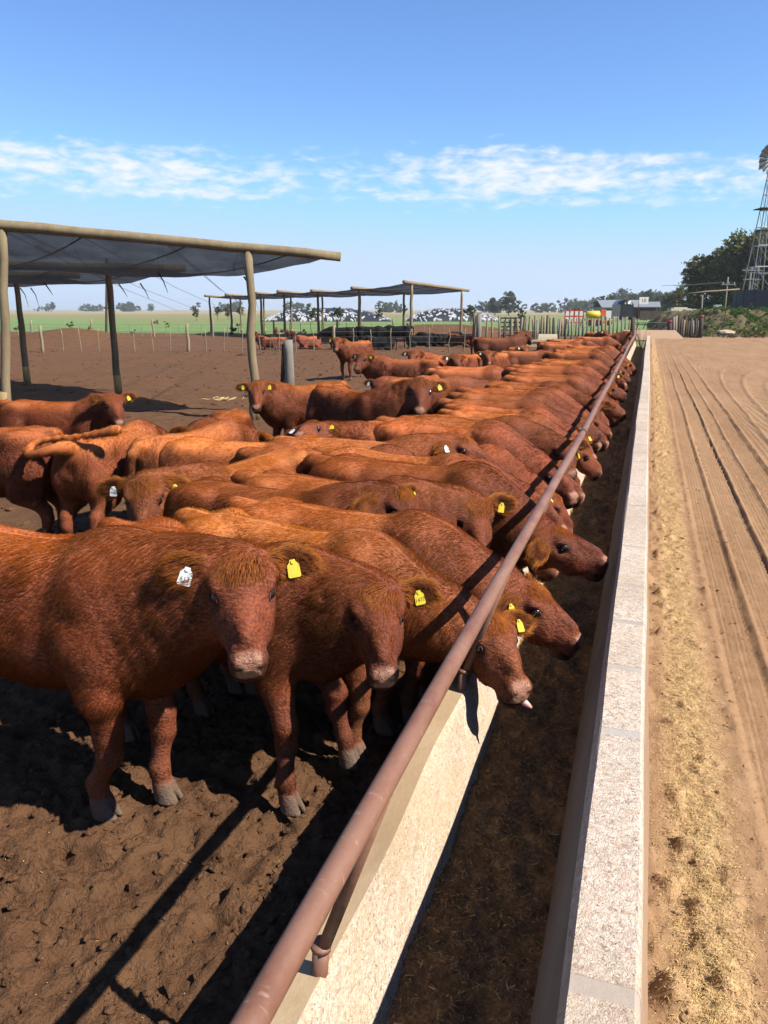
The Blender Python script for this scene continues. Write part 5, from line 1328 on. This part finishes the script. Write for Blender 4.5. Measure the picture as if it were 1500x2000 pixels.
def shed(name, label, u, D, w, dpt, h, roofh, wall, rz=0., open_=False):
    root = stand(name, u, D, label, 'shed', rz)
    if open_:
        for i in range(5): part(root, 'column', M_WOODD, ('b', (-w/2+w*i/4, 0, h/2), (.18, .18, h)))
        part(root, 'back_wall', M_WOODD, ('b', (0, dpt, h/2), (w, .1, h)))
    else:
        part(root, 'wall', wall, ('b', (0, dpt/2, h/2), (w, dpt, h)))
        for i in range(3): part(root, 'door', M_WOODD, ('b', (-w/3+w*i/3, -.03, h*.42), (w*.18, .08, h*.8)))
    mb = MB(); e = .4; vs = [(-w/2-e, -e, h), (w/2+e, -e, h), (w/2+e, dpt/2, h+roofh), (-w/2-e, dpt/2, h+roofh), (-w/2-e, dpt+e, h), (w/2+e, dpt+e, h)]
    vs += [(x, y, z-.12) for x, y, z in vs]
    mb.add(vs, [(0, 1, 2, 3), (3, 2, 5, 4), (6, 9, 8, 7), (9, 10, 11, 8), (0, 6, 7, 1), (4, 5, 11, 10), (0, 3, 9, 6), (3, 4, 10, 9), (1, 7, 8, 2), (2, 8, 11, 5)]); mb.build('roof', M_ROOF, root)
    return root
M_WALLS = simple_mat('shed_wall', (.36, .34, .31), .8, .3, 1, .1)
shed('machine_shed', 'long grey-roofed shed behind the black truck', 1218, 190, 10.0, 8, 2.5, 1.7, M_WALLS)
shed('open_shed', 'open-sided shed with a pale roof behind the number sign', 1262, 170, 5.0, 6, 2.5, 1.1, M_WALLS, -.25, True)
root = stand('dark_fence', 1302, 150, 'dark board fence in front of the open shed', 'fence')
for i in range(14): part(root, 'board', M_WOODD, ('b', (-4.6+.7*i, 0, .85), (.66, .06, 1.7+.1*math.sin(i*2.1))))
root = stand('hopper_wagon', 1326, 88, 'lime green funnel hopper behind the gate posts', 'wagon', z=.2)
mb = MB(); a_, b_ = 1.0, .28; vs = [(-a_, -.6, 1.45), (a_, -.6, 1.45), (a_, .6, 1.45), (-a_, .6, 1.45), (-b_, -.2, .75), (b_, -.2, .75), (b_, .2, .75), (-b_, .2, .75)]
mb.add(vs, [(0, 1, 5, 4), (1, 2, 6, 5), (2, 3, 7, 6), (3, 0, 4, 7), (4, 5, 6, 7), (3, 2, 1, 0)]); mb.build('funnel', M_GRN, root)
for x in (-.6, .6): part(root, 'leg', M_GRN, ('t', [(x, -.3, 1.2), (x*.6, -.3, -.2)], .06, 6))
part(root, 'cover', simple_mat('tarp_cream', (.52, .50, .40), .8, .2, 3, .2), ('b', (.02, 0, 1.66), (2.2, 1.3, .36)), ('b', (.02, 0, 1.9), (1.5, .9, .12)))
for k, (u, v_, w) in enumerate(((1348, 608, 1.1), (1362, 610, .7), (1401, 600, .7))):
    p = at(u, v_, 92); root = empty('white_crate', (p.x, p.y, p.z-.3), _yaw); tag(root, ('white crate beside the hopper', 'small white crate behind the red-topped post', 'white crate under the power pole')[k], 'crate', 'white crates by the trees')
    part(root, 'box', M_WHT, ('b', (0, 0, .25), (w, .6, .5))); part(root, 'lid', M_WHT, ('b', (0, 0, .53), (w*1.08, .66, .06))); part(root, 'pallet', M_WOODD, ('b', (0, 0, -.08), (w, .6, .14)))

# ---------------------------------------------------------------- earth bank, gate posts, boom, reservoir, wind pump, power poles
bc = flat(1450, 62)
def bank_h(X, Y):
    u = X*.948+Y*.317-bc.x*.948-bc.y*.317; w = -X*.317+Y*.948+bc.x*.317-bc.y*.948
    front = np.clip((w+5.5)/5.0, 0, 1); sidel = np.clip((u+5.2)/3.0, 0, 1); f = (front*front*(3-2*front))*(sidel*sidel*(3-2*sidel))
    n = fbm(X*1.4, Y*1.4, 4, 61, .6); n2 = fbm(X*5, Y*5, 3, 66, .6)
    return f*1.75+(n-.5)*.75*np.clip(f*3+.15, 0, 1)+(n2-.5)*.28*np.clip(f*3+.1, 0, 1)-.22*(f < .02)
def bank_mat():
    k = NM('bank_earth'); co = k.coord(); n = k.noise(co, 1.1, 5, .65); n2 = k.noise(co, 6, 5, .65)
    c = k.ramp(n2, [(.3, (.055, .038, .024)), (.5, (.115, .080, .048)), (.72, (.185, .135, .085))]); c = k.mix(k.rng(n, .42, .58, 0, .75), c, (.060, .072, .026))
    k.bsdf(c, .95, k.bump(n2, .8, .08), .1); return k.m
M_BANK = bank_mat()
V0 = grid_mesh('earth_bank', np.arange(bc.x-7, bc.x+17, .16), np.arange(bc.y-8, bc.y+9, .16), bank_h, M_BANK)
tag(link('earth_bank', V0), kind='structure')
bz = lambda x, y: float(bank_h(np.array([x]), np.array([y]))[0])
rg = np.random.default_rng(9); lob = []
for i in range(190):
    u = 1345+rg.random()*190; D = 57.2+rg.random()*6; p = flat(u, D); s_ = .12+.25*rg.random(); lob.append(((p.x, p.y, bz(p.x, p.y)+s_*.3), (s_*1.7, s_*1.7, s_*.8)))
for (u, D, s_) in ((1470, 57.6, .5), (1485, 57.9, .45), (1455, 57.4, .35), (1430, 57.2, .3), (1448, 62.5, .45), (1462, 62.6, .4), (1410, 57.4, .25), (1378, 58.0, .3)):
    p = flat(u, D); lob.append(((p.x, p.y, bz(p.x, p.y)+s_*.4), (s_*1.5, s_*1.2, s_*.8)))
tag(link('bank_weeds', leaf_cloud('bank_weeds', lob, 22000, .05, M_WEED, 5)), 'green weeds growing over the earth bank', 'weeds', kind='stuff')
lob = []
for i in range(26):
    p = flat(1312+rg.random()*190, 55.5+rg.random()*1.2); s_ = .10+.16*rg.random(); lob.append(((p.x, p.y, s_*.3), (s_*1.6, s_*1.6, s_*.6)))
tag(link('road_edge_weeds', leaf_cloud('road_edge_weeds', lob, 2600, .05, leaf_mat('dry_weed', (.10, .075, .04), (.13, .10, .05), (.17, .13, .07)), 6)), 'dry brownish weeds along the foot of the bank', 'weeds', kind='stuff')
for (u, h, lab) in ((1311, 1.15, 'gate post with a faded red top at the road mouth'), (1372, 1.5, 'taller gate post with a round red top by the bank')):
    root = empty('gate_post', flat(u, 55.5), 0); tag(root, lab, 'post', 'red-topped gate posts'); mb = MB()
    mb.tube([(0, 0, -.2), (.01, 0, h*.5), (-.02, 0, h)], [.17, .16, .15], 10, 0, True, .06); mb.build('post', M_WOODD, root, True)
    mb = MB(); mb.tube([(-.02, 0, h-.14), (-.02, 0, h+.01), (-.02, 0, h+.03)], [.165, .162, .10], 12); mb.build('red_top', M_REDP, root, True)
picket_fence('short fence of old wooden pickets between the red-topped posts', [(1318, 56.5, 1366, 57.5, 11)], (1.05, 1.5), (.07, .12), mats=(M_WOODD, M_DROP, M_WOODG), seed=6)
for (u, D) in ((1417, 58.6), (1461, 58.8)):
    p = flat(u, D); root = empty('stake', (p.x, p.y, bz(p.x, p.y))); tag(root, 'thin stake on the bank %s' % ('near its middle' if u < 1440 else 'below the wind pump'), 'stake', 'stakes on the bank'); mb = MB(); mb.tube([(0, 0, -.2), (.02, 0, 1.0), (.06, 0, 1.45)], [.03, .028, .02], 6); mb.build('stick', M_WOODD, root)
    mb = MB(); mb.tube([(.02, 0, 1.0), (.4, .1, .75)], [.012, .008], 5); mb.build('twig', M_WOODD, root)
p = flat(1424, 57.8); mb = MB(); bm = bmesh.new(); bmesh.ops.create_icosphere(bm, subdivisions=2, radius=.5)
for v in bm.verts: v.co = Vector((v.co.x*1.3, v.co.y*.8, v.co.z*.5))*random.uniform(.85, 1.1)
me = bpy.data.meshes.new('concrete_lump'); bm.to_mesh(me); bm.free(); me.materials.append(M_CONC_IN); o = link('concrete_lump', me); o.location = (p.x, p.y, bz(p.x, p.y)+.05); tag(o, 'pale lump of broken concrete lying on the bank', 'rubble')
root = stand('boom_pole', 1371, 63, 'long pale pole balanced across a crooked upright post', 'boom', z=.6)
part(root, 'upright', M_WOODG, ('t', [(0, 0, -.6), (-.03, 0, .9), (-.08, 0, 2.55)], [.09, .08, .07], 8), smooth=True)
part(root, 'pole', M_WOODP, ('t', [(-1.55, -.1, 2.47), (0, -.1, 2.66), (2.75, -.1, 2.86)], [.07, .065, .06], 8), smooth=True)
# reservoir
rc_ = flat(1512, 70.5); root = empty('reservoir', (rc_.x, rc_.y, 1.0)); tag(root, 'dark grey round reservoir wall on top of the bank', 'reservoir')
n = 40; rad = 3.45; mb = MB(); vs = [(r_*math.cos(2*math.pi*i/n), r_*math.sin(2*math.pi*i/n), z) for (r_, z) in ((rad, -.5), (rad, 2.55), (rad-.15, 2.55), (rad-.15, .3)) for i in range(n)]
mb.add(vs, [(j*n+i, j*n+(i+1) % n, (j+1)*n+(i+1) % n, (j+1)*n+i) for j in range(3) for i in range(n)]); mb.build('wall', simple_mat('reservoir_grey', (.095, .10, .115), .8, .4, .7, .2, stretch=(1, 1, .4)), root, True).data.set_sharp_from_angle(angle=R(40))
for i in range(20):
    a = 2*math.pi*i/20; part(root, 'seam', M_RAILD, ('b', ((rad+.0)*math.cos(a), (rad+.0)*math.sin(a), 1.02), (.05, .05, 3.0)))
part(root, 'water', simple_mat('dark_water', (.02, .03, .03), .1, .1), ('t', [(0, 0, 1.9), (0, 0, 2.0)], rad-.16, 30))
# wind pump
wp = flat(1474, 76, 1.5); root = empty('wind_pump', wp, _yaw); tag(root, 'lattice wind pump tower with a bladed wheel at the picture edge', 'wind pump')
M_GALV = simple_mat('galvanised', (.33, .34, .36), .45, .25, 6, .1, .4, .6)
HT = at(1512, 312, 76).z-1.65; B0 = 1.1
for sx, sy in ((-1, -1), (1, -1), (1, 1), (-1, 1)): part(root, 'tower_leg', M_GALV, ('t', [(sx*B0, sy*B0, 0), (sx*.10, sy*.10, HT)], .045, 6))
for i, f in enumerate((.16, .32, .46, .58, .69, .79, .88)):
    s_ = B0+(.10-B0)*f; z = HT*f
    part(root, 'tower_ring', M_GALV, *[('t', [(a*s_, b*s_, z), (c*s_, d*s_, z)], .025, 5) for a, b, c, d in ((-1, -1, 1, -1), (1, -1, 1, 1), (1, 1, -1, 1), (-1, 1, -1, -1))])
    f2 = (.32, .46, .58, .69, .79, .88, .96)[i]; s2 = B0+(.10-B0)*f2
    part(root, 'tower_brace', M_GALV, ('t', [(-s_, -s_, z), (s2, -s2, HT*f2)], .014, 4), ('t', [(s_, -s_, z), (-s2, -s2, HT*f2)], .014, 4), ('t', [(-s_, -s_, z), (-s2, s2, HT*f2)], .014, 4))
for z, w in ((HT*.70, 1.7), (HT*.56, 1.2)): part(root, 'platform', M_WOODD, ('b', (0, 0, z), (w, w, .08)))
for s_ in (-.13, .13): part(root, 'ladder_rail', M_GALV, ('t', [(-B0*.9+s_, -B0*1.0, 0), (-.25+s_, -.3, HT*.7)], .014, 4))
part(root, 'pump_rod', M_GALV, ('t', [(0, 0, 0), (0, 0, HT)], .02, 5))
part(root, 'gearbox', M_RAILD, ('b', (0, -.1, HT+.1), (.3, .6, .35)))
wr = 1.42
for i in range(18):
    a = 2*math.pi*i/18+.1; ca, sa = math.cos(a), math.sin(a); mb = MB(); vs = []
    for r_, hw_ in ((.62, .10), (1.0, .17), (wr, .235)):
        for k_ in (-1, 0, 1):
            tw = .5*hw_*k_; vs.append((r_*ca-k_*hw_*sa*.85, -.45+tw-.03*(1-abs(k_)), HT+.15+r_*sa+k_*hw_*ca*.85))
    mb.add(vs, [(0, 1, 4, 3), (1, 2, 5, 4), (3, 4, 7, 6), (4, 5, 8, 7)]); mb.build('blade', M_GALV, root)
part(root, 'wheel_rim', M_GALV, ('t', [(1.15*math.cos(2*math.pi*i/24), -.42, HT+.15+1.15*math.sin(2*math.pi*i/24)) for i in range(25)], .02, 5))
part(root, 'spokes', M_GALV, *[('t', [(0, -.4, HT+.15), (1.15*math.cos(a), -.42, HT+.15+1.15*math.sin(a))], .014, 4) for a in np.linspace(0, 2*math.pi, 7)[:-1]])
part(root, 'tail_vane', M_GALV, ('b', (.0, 1.9, HT+.15), (.04, 1.3, .9)), ('t', [(0, 0, HT+.1), (0, 1.4, HT+.1)], .03, 5))
# power poles with wires
pp = []
for k, (u, D, v, lab) in enumerate(((1415, 84, 541, 'power pole with a single crossarm in front of the gum trees'), (1458, 80, 521, 'power pole with two crossarms beside the wind pump'))):
    p = flat(u, D); zt = at(u, v, D).z; root = empty('power_pole', (p.x, p.y, 0), _yaw); tag(root, lab, 'power pole', 'power poles by the trees'); pp.append((p, zt))
    part(root, 'pole', M_WOODG, ('t', [(0, 0, -.3), (.02, 0, zt*.5), (0, 0, zt)], [.12, .11, .09], 8), smooth=True)
    for j in range(1+k): part(root, 'crossarm', M_WOODG, ('b', (.1, -.1, zt-.75-.85*j+.4*k), (1.5 if k == 0 else 2.0-.3*j, .1, .11)))
    for x in (-.6, 0, .6): part(root, 'insulator', M_WHT, ('t', [(x+.1, -.1, zt-.68+.4*k), (x+.1, -.1, zt-.5+.4*k)], .04, 6))
    for x in (-.6, .6):
        q = flat(u+(-300 if k == 0 else 260), D+60); part(root, 'power_line', M_WIRE, ('t', [(x, 0, zt-.5), (x+(-2.6 if k == 0 else 4), 1.5, zt-.7), (x+(-5.2 if k == 0 else 8), 3, zt-.8)], .018, 4))
# dark shrubs and tufts in the field
gs = 'low shrubs dotted over the green field'
SH = [leaf_cloud('shrub', rlobes(s, .8, .5, 5, .2, .35), 260, .10, M_EUC, s) for s in (31, 32)]
for k, (u, D) in enumerate(sorted(((255, 62), (640, 66), (820, 68), (865, 72), (30, 82), (133, 80), (175, 84), (398, 60), (590, 64), (715, 80), (800, 82), (325, 95), (452, 61), (905, 76), (300, 120)))):
    p = flat(u, D); root = empty('field_shrub', (p.x, p.y, -.15), random.random()*6, random.uniform(.7, 1.4)); tag(root, 'small dark shrub in the green field, %s from the left' % ordinal[k], 'shrub', gs)
    link('foliage', SH[k % 2], root); mb = MB(); mb.tube([(0, 0, -.1), (.03, 0, .4)], [.03, .015], 5); mb.build('stem', M_BARK, root)
# pinkish flowering bush by the fence
lob = []; rr_ = random.Random(4)
for i in range(9): lob.append(((rr_.uniform(-1, 1), rr_.uniform(-.2, .2), .75+rr_.uniform(-.15, .25)), (.22, .2, .16)))
p = flat(530, 34); root = empty('flowering_bush', (p.x, p.y, pz(p.x, p.y)+.1), _yaw); tag(root, 'loose bush with reddish leaves beside the near shade post', 'bush')
link('foliage', leaf_cloud('foliage', lob, 420, .085, leaf_mat('red_leaf', (.26, .06, .05), (.34, .12, .10), (.38, .24, .20)), 8), root)
for i in range(5): part(root, 'stem', M_BARK, ('t', [(rr_.uniform(-.3, .3), 0, -.3), (rr_.uniform(-.9, .9), 0, .75)], [.025, .01], 5))
# dry weed at the far end of the trough
p = Vector((-.28, 38.5, .3)); root = empty('dry_weed', p); tag(root, 'dry thorny weed growing at the far end of the trough', 'weed')
for i in range(9): a = rr_.random()*6.28; part(root, 'stem', M_BARK, ('t', [(0, 0, -.2), (math.cos(a)*.2, math.sin(a)*.2, .45), (math.cos(a)*.4, math.sin(a)*.35, .8*rr_.uniform(.7, 1.1))], [.014, .01, .004], 5))
p = gr(432, 778); root = empty('straw_heap', (p.x, p.y, pz(p.x, p.y))); tag(root, 'small wisp of straw dropped on the bare pen soil', 'straw')
for i in range(40): a = rr_.random()*6.28; x, y_ = rr_.gauss(0, .18), rr_.gauss(0, .12); part(root, 'straw', CH[1], ('t', [(x, y_, .02), (x+.14*math.cos(a), y_+.14*math.sin(a), .05)], .006, 4))
# ---------------------------------------------------------------- the air
mb = MB(); mb.box((0, 0, 14.5), (7600, 7600, 33.0)); o = mb.build('haze', None); o.data.materials.clear()
k = NM('haze_air'); v = k.n('ShaderNodeVolumePrincipled'); k.set(v.inputs['Color'], (.90, .95, 1.0)); v.inputs['Density'].default_value = .00024; v.inputs['Anisotropy'].default_value = .3
k.l(v.outputs[0], k.out.inputs['Volume']); o.data.materials.append(k.m); tag(o, kind='stuff')
